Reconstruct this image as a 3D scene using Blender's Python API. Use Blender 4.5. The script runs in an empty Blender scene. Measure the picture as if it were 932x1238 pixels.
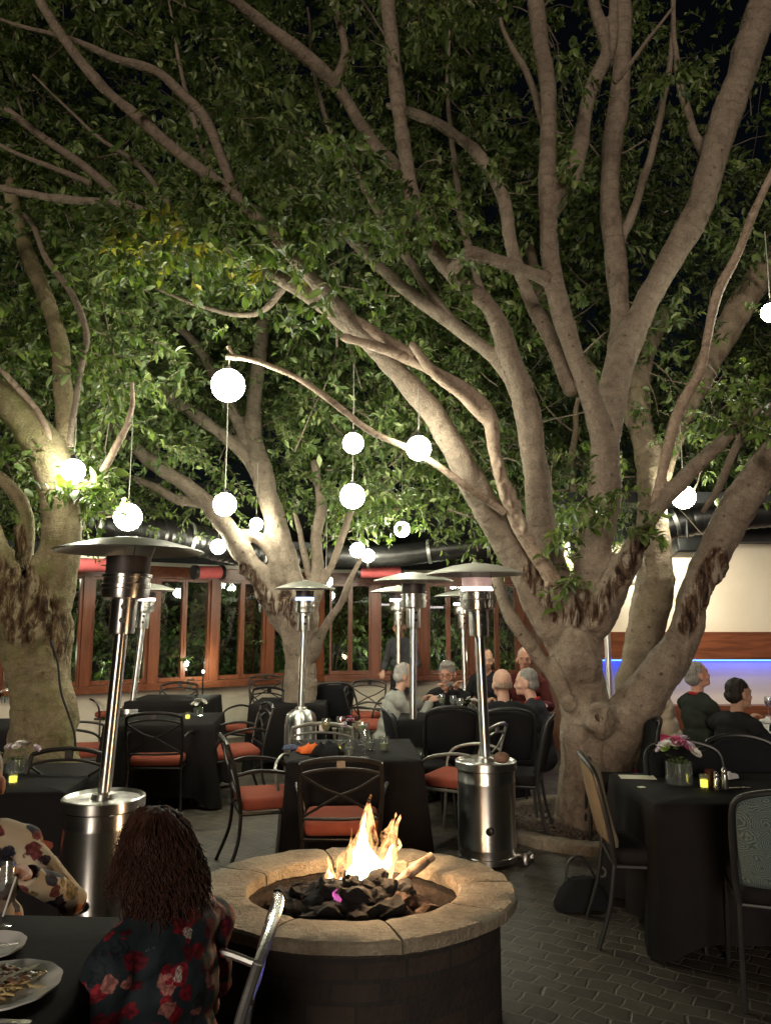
import bpy, bmesh, math, random, time
import numpy as np
from mathutils import Vector, Matrix, Euler, noise
T0 = time.time()
random.seed(7); RNG = np.random.default_rng(7)
SC = bpy.context.scene
COL = SC.collection
R = math.radians
# ---------------------------------------------------------------- camera
F, CX, CY, PIT, H = 930.0, 466.0, 619.0, R(8.0), 1.7
CAM = Vector((0, 0, H))
FW = Vector((0, math.cos(PIT), math.sin(PIT))); UP = Vector((0, -math.sin(PIT), math.cos(PIT)))
def ray(px, py):
    return FW + UP * ((CY - py) / F) + Vector(((px - CX) / F, 0, 0))
def W(px, py, Y):                       # the point seen at a pixel, Y metres ahead
    d = ray(px, py); return CAM + d * (Y / d.y)
def on(px, py, h):                      # the point seen at a pixel on the level h
    d = ray(px, py); return CAM + d * ((h - H) / d.z)
def gp(px, z, h=0.9):                   # ground point under pixel column px at optical depth z
    Y = (z - (h - H) * math.sin(PIT)) / math.cos(PIT)
    return Vector(((px - CX) / F * z, Y, 0))
cam = bpy.data.cameras.new('camera'); camo = bpy.data.objects.new('camera', cam); COL.objects.link(camo)
camo.location = CAM; camo.rotation_euler = (R(90) + PIT, 0, 0)
cam.sensor_fit = 'VERTICAL'; cam.sensor_height = 24; cam.lens = 24 * F / 1238; cam.clip_end = 2000; cam.clip_start = 0.05
SC.camera = camo
# ---------------------------------------------------------------- objects
def tag(o, label=None, cat=None, group=None, kind=None):
    if label: o['label'] = label
    if cat: o['category'] = cat
    if group: o['group'] = group
    if kind: o['kind'] = kind
    return o
def thing(name, label, cat, loc=(0, 0, 0), rz=0, group=None, scale=1.0):
    o = bpy.data.objects.new(name, None); COL.objects.link(o); o.empty_display_size = 0.1
    o.location = loc; o.rotation_euler = (0, 0, rz); o.scale = (scale,) * 3
    return tag(o, label, cat, group)
def link(name, me, mats, parent=None, loc=None):
    for m in (mats if isinstance(mats, (list, tuple)) else [mats]): me.materials.append(m)
    o = bpy.data.objects.new(name, me); COL.objects.link(o)
    if parent: o.parent = parent
    if loc is not None: o.location = loc
    return o
KIDS = {}
def copy_tree(o, loc, rz, label, group=None):
    c = o.copy(); COL.objects.link(c); c.location = loc; c.rotation_euler = (0, 0, rz); c['label'] = label
    if group: c['group'] = group
    for ch in o.children:
        d = ch.copy(); COL.objects.link(d); d.parent = c
        for g in ch.children:
            e = g.copy(); COL.objects.link(e); e.parent = d
    return c
class MB:
    """collects shapes and links them as one mesh"""
    def __init__(s): s.v = []; s.f = []; s.mi = []; s.cur = 0
    def _add(s, vs, fs):
        b = len(s.v); s.v += [tuple(v) for v in vs]
        for f in fs: s.f.append([b + i for i in f]); s.mi.append(s.cur)
    def m(s, i): s.cur = i; return s
    def box(s, c, size, rz=0, rx=0, ry=0):
        M = Euler((rx, ry, rz)).to_matrix(); c = Vector(c)
        vs = [c + M @ Vector((x * size[0] / 2, y * size[1] / 2, z * size[2] / 2)) for x in (-1, 1) for y in (-1, 1) for z in (-1, 1)]
        s._add(vs, [(0, 1, 3, 2), (4, 6, 7, 5), (0, 4, 5, 1), (2, 3, 7, 6), (0, 2, 6, 4), (1, 5, 7, 3)]); return s
    def rbox(s, c, size, r=0.02, rz=0, rx=0, ry=0, seg=2):     # rounded box (rounded in plan and at top and bottom)
        M = Euler((rx, ry, rz)).to_matrix(); c = Vector(c); rings = []
        hx, hy, hz = size[0] / 2, size[1] / 2, size[2] / 2; r = min(r, hx * .98, hy * .98, hz * .98)
        prof = [(-hz + r - r * math.cos(a), r - r * math.sin(a)) for a in [i * math.pi / 2 / 3 for i in range(4)]]
        prof += [(-z, i) for z, i in reversed(prof)]
        n = 4
        for z, ins in prof:
            ring = []
            for (sx, sy, a0) in ((1, 1, 0), (-1, 1, 90), (-1, -1, 180), (1, -1, 270)):
                for k in range(n):
                    a = R(a0 + 90 * k / (n - 1)); rr = max(r * 1.6 - ins, .0005); rr = min(rr, hx - .0005, hy - .0005)
                    ring.append(c + M @ Vector((sx * (hx - ins - rr) + rr * math.cos(a), sy * (hy - ins - rr) + rr * math.sin(a), z)))
            rings.append(ring)
        s.loft(rings, True, True, True); return s
    def loft(s, rings, closed=True, cap0=False, cap1=False):
        n = len(rings[0]); vs = [p for r_ in rings for p in r_]; fs = []
        for i in range(len(rings) - 1):
            for j in range(n if closed else n - 1):
                k = (j + 1) % n; fs.append((i * n + j, i * n + k, (i + 1) * n + k, (i + 1) * n + j))
        if cap0: fs.append(tuple(reversed(range(n))))
        if cap1: fs.append(tuple(range((len(rings) - 1) * n, len(rings) * n)))
        s._add(vs, fs); return s
    def tube(s, pts, r, n=8, cap=True, closed=False, flat=None):
        pts = [Vector(p) for p in pts]; m = len(pts); rr = r if isinstance(r, (list, tuple)) else [r] * m
        ref = None; rings = []
        for i, p in enumerate(pts):
            a = pts[i - 1] if (i or closed) else p; b = pts[(i + 1) % m] if (i < m - 1 or closed) else p
            t = (b - a).normalized() if (b - a).length > 1e-9 else Vector((0, 0, 1))
            if ref is None: ref = t.orthogonal().normalized() if flat is None else Vector(flat)
            ref = (ref - t * ref.dot(t)); ref = ref.normalized() if ref.length > 1e-6 else t.orthogonal().normalized()
            bi = t.cross(ref)
            rings.append([p + (ref * math.cos(2 * math.pi * k / n) + bi * math.sin(2 * math.pi * k / n)) * rr[i] for k in range(n)])
        if closed: rings.append(rings[0])
        s.loft(rings, True, cap and not closed, cap and not closed); return s
    def lathe(s, prof, c=(0, 0, 0), n=32, cap0=False, cap1=False, M=None):
        c = Vector(c); rings = []
        for r_, z in prof:
            rings.append([c + ((M @ Vector((r_ * math.cos(2 * math.pi * k / n), r_ * math.sin(2 * math.pi * k / n), z))) if M else Vector((r_ * math.cos(2 * math.pi * k / n), r_ * math.sin(2 * math.pi * k / n), z))) for k in range(n)])
        s.loft(rings, True, cap0, cap1); return s
    def ball(s, c, r, n=16, m=10, M=None):
        rx, ry, rz = (r if isinstance(r, (tuple, list)) else (r, r, r)); c = Vector(c); rings = []
        for i in range(m + 1):
            a = -math.pi / 2 + math.pi * i / m; ca = max(math.cos(a), 0.002)
            ring = []
            for k in range(n):
                p = Vector((rx * ca * math.cos(2 * math.pi * k / n), ry * ca * math.sin(2 * math.pi * k / n), rz * math.sin(a)))
                ring.append(c + (M @ p if M else p))
            rings.append(ring)
        s.loft(rings, True, True, True); return s
    def mesh(s, name, smooth=40):
        me = bpy.data.meshes.new(name); me.from_pydata(s.v, [], s.f); me.update()
        if any(s.mi): me.polygons.foreach_set('material_index', s.mi)
        if smooth: 
            me.shade_smooth(); me.set_sharp_from_angle(angle=R(smooth))
        return me
    def build(s, name, mats, parent=None, loc=None, smooth=40):
        return link(name, s.mesh(name, smooth), mats, parent, loc)
def crom(pts, k=6):                     # Catmull-Rom through rows of numbers
    P = [np.array(p, float) for p in pts]; out = []
    if len(P) == 2: return [P[0] + (P[1] - P[0]) * i / k for i in range(k + 1)]
    P = [2 * P[0] - P[1]] + P + [2 * P[-1] - P[-2]]
    for i in range(1, len(P) - 2):
        for j in range(k):
            t = j / k; a, b, c, d = P[i - 1], P[i], P[i + 1], P[i + 2]
            out.append(.5 * (2 * b + (c - a) * t + (2 * a - 5 * b + 4 * c - d) * t * t + (3 * b - a - 3 * c + d) * t ** 3))
    out.append(P[-2]); return out
def remesh(mb, vox, smooth_it=4):       # union of overlapping shapes as one continuous skin
    me = mb.mesh('tmp', 0); o = bpy.data.objects.new('tmp', me); COL.objects.link(o)
    r = o.modifiers.new('r', 'REMESH'); r.mode = 'VOXEL'; r.voxel_size = vox; r.use_smooth_shade = True
    if smooth_it:
        k = o.modifiers.new('s', 'SMOOTH'); k.iterations = smooth_it; k.factor = .5
    dg = bpy.context.evaluated_depsgraph_get(); ev = o.evaluated_get(dg)
    out = bpy.data.meshes.new_from_object(ev); bpy.data.objects.remove(o); bpy.data.meshes.remove(me); out.materials.clear()
    return out
def getv(me):
    a = np.empty(len(me.vertices) * 3, np.float32); me.vertices.foreach_get('co', a); return a.reshape(-1, 3)
def setv(me, a): me.vertices.foreach_set('co', np.ascontiguousarray(a, np.float32).ravel()); me.update()
def getn(me):
    a = np.empty(len(me.vertices) * 3, np.float32); me.vertices.foreach_get('normal', a); return a.reshape(-1, 3)
def nz(V, sc, oct_=3, seed=0.0):
    return np.array([noise.fractal(Vector((float(p[0]) * sc + seed, float(p[1]) * sc, float(p[2]) * sc)), 1.0, 2.0, oct_) for p in V], np.float32)
def fattr(me, name, vals):
    a = me.attributes.new(name, 'FLOAT', 'POINT'); a.data.foreach_set('value', np.ascontiguousarray(vals, np.float32))
# ---------------------------------------------------------------- materials
class NT:
    def __init__(s, name):
        s.mat = bpy.data.materials.new(name); s.mat.use_nodes = True; s.t = s.mat.node_tree; s.t.nodes.clear()
        s.out = s.n('ShaderNodeOutputMaterial')
    def n(s, typ, **kw):
        nd = s.t.nodes.new(typ)
        for k, v in kw.items():
            if k.startswith('i_'):
                key = k[2:]; key = int(key) if key.isdigit() else key.replace('_', ' ')
                nd.inputs[key].default_value = v
            else: setattr(nd, k, v)
        return nd
    def l(s, a, b): s.t.links.new(a, b)
    def coord(s, kind='Object', scale=(1, 1, 1), rot=(0, 0, 0)):
        tc = s.n('ShaderNodeTexCoord'); mp = s.n('ShaderNodeMapping'); mp.inputs['Scale'].default_value = scale; mp.inputs['Rotation'].default_value = rot
        s.l(tc.outputs[kind], mp.inputs['Vector']); return mp.outputs['Vector']
    def noise(s, vec, scale, detail=4, rough=.6, dist=0):
        nd = s.n('ShaderNodeTexNoise'); nd.inputs['Scale'].default_value = scale; nd.inputs['Detail'].default_value = detail; nd.inputs['Roughness'].default_value = rough; nd.inputs['Distortion'].default_value = dist
        if vec: s.l(vec, nd.inputs['Vector'])
        return nd.outputs['Fac']
    def vor(s, vec, scale, feature='F1', rnd=1.0):
        nd = s.n('ShaderNodeTexVoronoi', feature=feature); nd.inputs['Scale'].default_value = scale; nd.inputs['Randomness'].default_value = rnd
        if vec: s.l(vec, nd.inputs['Vector'])
        return nd
    def ramp(s, fac, stops, interp='LINEAR'):
        nd = s.n('ShaderNodeValToRGB'); cr = nd.color_ramp; cr.interpolation = interp
        while len(cr.elements) < len(stops): cr.elements.new(.5)
        for e, (p, c) in zip(cr.elements, stops): e.position = p; e.color = (*c, 1) if len(c) == 3 else c
        s.l(fac, nd.inputs['Fac']); return nd.outputs['Color']
    def mix(s, fac, a, b, mode='MIX'):
        nd = s.n('ShaderNodeMix', data_type='RGBA', blend_type=mode)
        for sock, val in ((nd.inputs[0], fac), (nd.inputs[6], a), (nd.inputs[7], b)):
            if hasattr(val, 'links'): s.l(val, sock)
            elif isinstance(val, (int, float)): sock.default_value = val
            else: sock.default_value = (*val, 1) if len(val) == 3 else val
        return nd.outputs[2]
    def math(s, op, a, b=0.0, clamp=False):
        nd = s.n('ShaderNodeMath', operation=op, use_clamp=clamp)
        for i, val in enumerate((a, b)):
            if hasattr(val, 'links'): s.l(val, nd.inputs[i])
            else: nd.inputs[i].default_value = val
        return nd.outputs[0]
    def bsdf(s, base=(.5, .5, .5), rough=.5, metal=0, **kw):
        p = s.n('ShaderNodeBsdfPrincipled')
        for sock, val in ((p.inputs['Base Color'], base), (p.inputs['Roughness'], rough), (p.inputs['Metallic'], metal)):
            if hasattr(val, 'links'): s.l(val, sock)
            elif isinstance(val, (int, float)): sock.default_value = val
            else: sock.default_value = (*val, 1)
        for k, v in kw.items(): p.inputs[k.replace('_', ' ')].default_value = v
        s.p = p; s.l(p.outputs[0], s.out.inputs['Surface']); return p
    def bump(s, h, strength=.3, dist=.01):
        b = s.n('ShaderNodeBump'); b.inputs['Strength'].default_value = strength; b.inputs['Distance'].default_value = dist
        s.l(h, b.inputs['Height']); s.l(b.outputs[0], s.p.inputs['Normal']); return b
    def attr(s, name): return s.n('ShaderNodeAttribute', attribute_name=name).outputs['Fac']
def simple(name, base, rough=.5, metal=0, var=.15, sc=8, bump=0, bsc=40, bd=.004, **kw):
    t = NT(name); v = t.coord(); n = t.noise(v, sc, 5)
    lo = tuple(c * (1 - var) for c in base); hi = tuple(min(1, c * (1 + var)) for c in base)
    c = t.ramp(n, [(.3, lo), (.7, hi)])
    rr = t.math('ADD', t.math('MULTIPLY', t.noise(v, sc * 1.7, 4), .16), max(.02, rough - .08))
    t.bsdf(c, rr, metal, **kw)
    if bump: t.bump(t.noise(v, bsc, 4), bump, bd)
    return t.mat
def emit(name, col, st):
    t = NT(name); e = t.n('ShaderNodeEmission'); e.inputs['Color'].default_value = (*col, 1); e.inputs['Strength'].default_value = st
    t.l(e.outputs[0], t.out.inputs['Surface']); return t.mat
M = {}
def make_bark(name, tint=(1, 1, 1), green_cast=0.0):
    t = NT(name); v = t.coord(); al = t.attr('along'); wd = t.attr('wound')
    n1 = t.noise(v, 2.4, 6, .65); n2 = t.noise(v, 13, 7, .7, .4); n3 = t.noise(v, 70, 4, .65)
    c = t.ramp(n1, [(.28, (.165, .130, .104)), (.5, (.27, .218, .174)), (.72, (.37, .31, .25))])
    c = t.mix(.55, c, t.ramp(n2, [(.30, (.085, .064, .05)), (.52, (.27, .22, .175)), (.74, (.42, .36, .295))]))
    c = t.mix(.30, c, t.ramp(n3, [(.35, (.11, .085, .068)), (.65, (.40, .335, .27))]))
    # rings and wrinkles running round each limb
    cv = t.n('ShaderNodeCombineXYZ'); sep = t.n('ShaderNodeSeparateXYZ'); t.l(v, sep.inputs[0])
    t.l(t.math('MULTIPLY', al, 13.0), cv.inputs[2]); t.l(t.math('MULTIPLY', sep.outputs[0], 1.8), cv.inputs[0]); t.l(t.math('MULTIPLY', sep.outputs[1], 1.8), cv.inputs[1])
    ring = t.noise(cv.outputs[0], 2.2, 6, .72, .4)
    rl = t.ramp(ring, [(.36, (.18, .15, .12)), (.45, (1, 1, 1))])
    c = t.mix(.38, c, rl, 'MULTIPLY')
    # small dark scars
    vo = t.vor(v, 8.5); sc = t.ramp(vo.outputs['Distance'], [(.07, (.15, .11, .09)), (.15, (1, 1, 1))]); c = t.mix(t.math('MULTIPLY', t.ramp(t.noise(v, 1.7, 3), [(.42, (.1, .1, .1)), (.6, (.8, .8, .8))]), 1.0), c, sc, 'MULTIPLY')
    green_mask = t.ramp(t.noise(v, 3.1, 5, .7), [(.46, (0, 0, 0)), (.66, (1, 1, 1))])
    c = t.mix(t.math('MULTIPLY', green_mask, green_cast), c, (.17, .185, .07))
    # torn bark: dark ragged edges with pale bare wood between, running along the limb
    vs = t.coord(scale=(1, 1, .22)); stk = t.noise(vs, 15, 6, .7, .5)
    wn = t.math('ADD', wd, t.math('MULTIPLY', t.math('SUBTRACT', t.noise(v, 7, 6, .75), .5), 1.0))
    wcol = t.ramp(stk, [(.36, (.014, .008, .006)), (.45, (.075, .042, .028)), (.52, (.17, .12, .085)), (.58, (.36, .31, .26))])
    c = t.mix(t.ramp(wn, [(.34, (0, 0, 0)), (.62, (1, 1, 1))]), c, wcol)
    c = t.mix(1, c, tuple(x * y for x, y in zip(tint, (.93, .90, .86))), 'MULTIPLY')
    t.bsdf(c, .82, 0, **{'Specular_IOR_Level': .25})
    hgt = t.math('ADD', t.math('MULTIPLY', ring, .6), t.math('ADD', t.math('MULTIPLY', n2, 1.0), t.math('MULTIPLY', n3, .35)))
    t.bump(t.math('ADD', hgt, t.math('MULTIPLY', t.math('MULTIPLY', stk, wd), 2.0)), .9, .028); return t.mat
def make_leaf(name, cols, tr=.35):
    t = NT(name); g = t.n('ShaderNodeNewGeometry'); rnd = g.outputs['Random Per Island']
    c = t.ramp(rnd, cols); p = t.bsdf(c, .42, 0, **{'Specular_IOR_Level': .45})
    tl = t.n('ShaderNodeBsdfTranslucent'); t.l(t.mix(1, c, (1.3, 1.5, .6), 'MULTIPLY'), tl.inputs[0])
    mx = t.n('ShaderNodeMixShader'); mx.inputs[0].default_value = tr; t.l(p.outputs[0], mx.inputs[1]); t.l(tl.outputs[0], mx.inputs[2])
    t.l(mx.outputs[0], t.out.inputs['Surface']); return t.mat
def make_wood(name, a, b, rough=.35, along=2):
    t = NT(name); s = [14, 14, 14]; s[along] = 1.2; v = t.coord(scale=tuple(s)); n = t.noise(v, 2.0, 6, .6, .6)
    c = t.ramp(n, [(.3, a), (.7, b)]); t.bsdf(c, rough, 0); t.bump(n, .15, .004); return t.mat
def make_fabric(name, base, weave=900, rough=.9, var=.12):
    t = NT(name); v = t.coord(); c = t.ramp(t.noise(v, 9, 5), [(.3, tuple(x * (1 - var) for x in base)), (.7, tuple(x * (1 + var) for x in base))])
    t.bsdf(c, rough, 0, **{'Specular_IOR_Level': .12})
    t.bump(t.math('ADD', t.math('MULTIPLY', t.noise(v, 22, 4), 1.0), t.math('MULTIPLY', t.noise(v, weave, 2), .15)), .35, .006); return t.mat
def make_paver():
    t = NT('paver'); v0 = t.coord(rot=(0, 0, R(33))); 
    dn = t.n('ShaderNodeTexNoise'); dn.inputs['Scale'].default_value = 3.5; dn.inputs['Detail'].default_value = 3; t.l(v0, dn.inputs['Vector'])
    va = t.n('ShaderNodeVectorMath', operation='MULTIPLY_ADD'); t.l(dn.outputs['Color'], va.inputs[0]); va.inputs[1].default_value = (.11, .11, 0); t.l(v0, va.inputs[2])
    br = t.n('ShaderNodeTexBrick', offset=.5); t.l(va.outputs[0], br.inputs['Vector'])
    for k, x in (('Color1', (.044, .036, .029, 1)), ('Color2', (.085, .069, .053, 1)), ('Mortar', (.11, .098, .08, 1)), ('Scale', 1.0), ('Mortar Size', .009), ('Mortar Smooth', .8), ('Bias', .0), ('Brick Width', .135), ('Row Height', .10)): br.inputs[k].default_value = x
    n = t.noise(v0, 6, 6, .65); c = t.mix(.6, br.outputs['Color'], t.ramp(n, [(.3, (.45, .45, .45)), (.7, (1.35, 1.3, 1.2))]), 'MULTIPLY')
    st = t.ramp(t.noise(v0, .9, 5, .6), [(.35, (.6, .6, .6)), (.65, (1.15, 1.15, 1.15))]); c = t.mix(.7, c, st, 'MULTIPLY')
    rg = t.math('ADD', t.math('MULTIPLY', t.noise(v0, 5, 4), .35), .38)
    t.bsdf(c, rg, 0, **{'Specular_IOR_Level': .4})
    h = t.math('ADD', t.math('MULTIPLY', t.math('SUBTRACT', 1.0, br.outputs['Fac']), .8), t.math('MULTIPLY', t.noise(v0, 30, 4), .4)); t.bump(h, .6, .012); return t.mat
M['bark'] = make_bark('bark'); M['bark_green_lit'] = make_bark('bark_green_lit', (1.0, 1.02, .80), .7)  # left tree: greenish lantern light painted into its bark colour
M['bark_dim'] = make_bark('bark_grey', (.85, .82, .76), .2)
_t = NT('bare_wood'); _v = _t.coord(scale=(1, 1, 1)); _n = _t.noise(_v, 16, 6, .7, 1.0)
_c = _t.ramp(_n, [(.3, (.085, .05, .032)), (.46, (.27, .195, .14)), (.7, (.42, .33, .255))]); _t.bsdf(_c, .75, 0); _t.bump(_n, .7, .012); M['bare_wood'] = _t.mat
M['leaf'] = make_leaf('leaf', [(0, (.042, .070, .022)), (.35, (.078, .122, .034)), (.65, (.12, .170, .050)), (.88, (.18, .230, .080)), (1, (.28, .32, .14))])
M['leaf_dark'] = make_leaf('leaf_dark', [(0, (.032, .054, .020)), (.5, (.058, .086, .030)), (1, (.12, .15, .06))], .25)
M['leaf_yellow'] = make_leaf('leaf_yellow', [(0, (.14, .18, .03)), (.5, (.27, .28, .045)), (1, (.42, .34, .05))])
M['paver'] = make_paver()
M['cap'] = None
def make_cap():
    t = NT('cap_stone'); v = t.coord(); n = t.noise(v, 7, 7, .68); n2 = t.noise(v, 45, 4, .7)
    c = t.ramp(n, [(.25, (.17, .135, .095)), (.5, (.30, .25, .18)), (.75, (.40, .345, .26))]); c = t.mix(.35, c, t.ramp(n2, [(.35, (.12, .1, .075)), (.65, (.42, .36, .27))]))
    st = t.ramp(t.noise(v, 2.6, 5, .7), [(.35, (.5, .42, .36)), (.55, (1, 1, 1))]); c = t.mix(.7, c, st, 'MULTIPLY')
    t.bsdf(c, .8, 0); t.bump(t.math('ADD', n, t.math('ADD', t.math('MULTIPLY', n2, .8), t.math('MULTIPLY', t.noise(v, 140, 3, .7), .4))), .95, .022); return t.mat
M['cap'] = make_cap()
def make_pitbrick():
    t = NT('pit_brick'); tc = t.n('ShaderNodeTexCoord'); sep = t.n('ShaderNodeSeparateXYZ'); t.l(tc.outputs['Object'], sep.inputs[0])
    an = t.math('ARCTAN2', sep.outputs[1], sep.outputs[0]); cv = t.n('ShaderNodeCombineXYZ'); t.l(t.math('MULTIPLY', an, .66), cv.inputs[0]); t.l(sep.outputs[2], cv.inputs[1])
    br = t.n('ShaderNodeTexBrick'); t.l(cv.outputs[0], br.inputs['Vector'])
    for k, x in (('Color1', (.018, .012, .010, 1)), ('Color2', (.036, .022, .017, 1)), ('Mortar', (.016, .013, .012, 1)), ('Scale', 1.0), ('Mortar Size', .007), ('Brick Width', .2), ('Row Height', .075)): br.inputs[k].default_value = x
    v = t.coord(); c = t.mix(.6, br.outputs['Color'], t.ramp(t.noise(v, 9, 5), [(.3, (.5, .5, .5)), (.7, (1.3, 1.3, 1.3))]), 'MULTIPLY')
    t.bsdf(c, .85, 0); t.bump(t.math('SUBTRACT', t.noise(v, 40, 4), br.outputs['Fac']), .6, .012); return t.mat
M['pit_brick'] = make_pitbrick()
M['lava'] = simple('lava_rock', (.028, .022, .02), .85, 0, .5, 14, .9, 26, .02)
M['lava_tan'] = simple('scorched_rock', (.16, .10, .075), .85, 0, .5, 10, .9, 22, .02)
M['ash'] = simple('ash_bed', (.045, .035, .03), .95, 0, .4, 20, .8, 40, .01)
M['stucco'] = simple('cream_stucco', (.55, .49, .39), .85, 0, .07, 1.6, .25, 60, .004)
M['stucco_low'] = simple('plinth_stucco', (.60, .53, .42), .85, 0, .16, 2.4, .3, 40, .006)
M['wood'] = make_wood('red_wood', (.085, .025, .011), (.215, .068, .030), .33)
M['wood_h'] = make_wood('red_wood_rail', (.08, .023, .010), (.20, .062, .026), .35, 0)
M['black'] = simple('black_paint', (.012, .012, .012), .45, 0, .3)
M['dark_roof'] = simple('dark_roof', (.016, .016, .018), .7, 0, .3, 5)
M['duct'] = simple('duct_foil', (.045, .043, .042), .36, .75, .3, 6, .3, 25, .01)
M['pale'] = simple('pale_trim', (.5, .46, .38), .5, 0, .08)
M['red_cloth'] = make_fabric('red_awning', (.60, .13, .13))
_t = NT('window_glass'); _g = _t.n('ShaderNodeBsdfGlossy'); _g.inputs['Roughness'].default_value = .03; _g.inputs[0].default_value = (.9, .95, 1, 1)
_tr = _t.n('ShaderNodeBsdfTransparent'); _tr.inputs[0].default_value = (.86, .9, .88, 1); _mx = _t.n('ShaderNodeMixShader'); _mx.inputs[0].default_value = .07
_t.l(_tr.outputs[0], _mx.inputs[1]); _t.l(_g.outputs[0], _mx.inputs[2]); _t.l(_mx.outputs[0], _t.out.inputs['Surface']); M['pane'] = _t.mat
_t = NT('drinking_glass'); _g = _t.n('ShaderNodeBsdfGlossy'); _g.inputs['Roughness'].default_value = .08
_tr = _t.n('ShaderNodeBsdfTransparent'); _tr.inputs[0].default_value = (.93, .96, .95, 1); _df = _t.n('ShaderNodeBsdfDiffuse'); _df.inputs[0].default_value = (.75, .78, .76, 1)
_mx = _t.n('ShaderNodeMixShader'); _mx.inputs[0].default_value = .22; _t.l(_tr.outputs[0], _mx.inputs[1]); _t.l(_g.outputs[0], _mx.inputs[2])
_m2 = _t.n('ShaderNodeMixShader'); _m2.inputs[0].default_value = .045; _t.l(_mx.outputs[0], _m2.inputs[1]); _t.l(_df.outputs[0], _m2.inputs[2]); _t.l(_m2.outputs[0], _t.out.inputs['Surface']); M['glass'] = _t.mat
M['cloth_black'] = make_fabric('black_tablecloth', (.0105, .009, .009), 600, .8)
M['iron'] = simple('dark_iron', (.03, .026, .023), .38, .6, .3, 12)
M['iron_pale'] = simple('worn_iron', (.30, .29, .25), .38, .7, .25, 10)
M['silver'] = simple('silver_frame', (.62, .62, .60), .25, .9, .1, 10)
M['cushion'] = make_fabric('terracotta_cushion', (.25, .066, .042))
def make_steel(name, base, rough):
    t = NT(name); v = t.coord(scale=(3, 3, 160)); n = t.noise(v, 3, 4); v2 = t.coord(); n2 = t.noise(v2, 5, 5)
    c = t.ramp(n, [(.3, tuple(x * .85 for x in base)), (.7, base)]); rr = t.math('ADD', t.math('MULTIPLY', n2, .16), rough - .06)
    t.bsdf(c, rr, 1.0, Anisotropic=.85, Anisotropic_Rotation=.25); tg = t.n('ShaderNodeTangent', direction_type='RADIAL', axis='Z'); t.l(tg.outputs[0], t.p.inputs['Tangent']); t.bump(n, .06, .002); return t.mat
M['steel'] = make_steel('brushed_steel', (.82, .80, .77), .30)
M['steel_dull'] = make_steel('dull_steel', (.62, .60, .57), .40)
M['dome'] = simple('dome_metal', (.42, .42, .37), .42, .45, .18, 5)
M['dome_dark'] = simple('dark_dome_metal', (.15, .14, .12), .38, .6, .2, 5)
M['dome_pale'] = simple('pale_dome_metal', (.66, .66, .58), .4, .3, .12, 5)
M['mesh_dark'] = simple('emitter_screen', (.06, .05, .05), .5, .7, .3)
M['cord'] = simple('cord', (.02, .02, .02), .6); M['pale_cord'] = simple('pale_cord', (.40, .39, .33), .6)
M['ceramic'] = simple('white_ceramic', (.72, .71, .68), .15, 0, .03)
M['white_cloth'] = make_fabric('white_napkin', (.7, .69, .66))
M['orange_cloth'] = make_fabric('orange_napkin', (.75, .16, .04))
M['paper'] = simple('cream_paper', (.75, .72, .55), .7, 0, .03)
# ================================================================ setting: ground, sky, light
mb = MB(); mb._add([(-60, -30, 0), (60, -30, 0), (60, 90, 0), (-60, 90, 0)], [(0, 1, 2, 3)]); tag(mb.build('ground', M['paver']), kind='structure')
w = bpy.data.worlds.new('World'); SC.world = w; w.use_nodes = True
SUN_EL, SUN_AZ = R(9), R(190)      # a faint warm sheen from behind the camera's left shoulder
nt = w.node_tree; bg = nt.nodes['Background']; sk = nt.nodes.new('ShaderNodeTexSky'); sk.sky_type = 'NISHITA'; sk.sun_disc = False
sk.sun_elevation = SUN_EL; sk.sun_rotation = SUN_AZ; nt.links.new(sk.outputs[0], bg.inputs['Color']); bg.inputs['Strength'].default_value = SKY_STRENGTH = 0.0007
su = bpy.data.lights.new('sun', 'SUN'); su.energy = 0.95; su.angle = R(16); su.color = (1.0, .86, .70)
so = bpy.data.objects.new('sun', su); COL.objects.link(so)
sd = Vector((math.sin(SUN_AZ) * math.cos(SUN_EL), math.cos(SUN_AZ) * math.cos(SUN_EL), math.sin(SUN_EL)))   # towards the sun
so.rotation_euler = sd.to_track_quat('Z', 'Y').to_euler(); so.location = sd * 30
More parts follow.
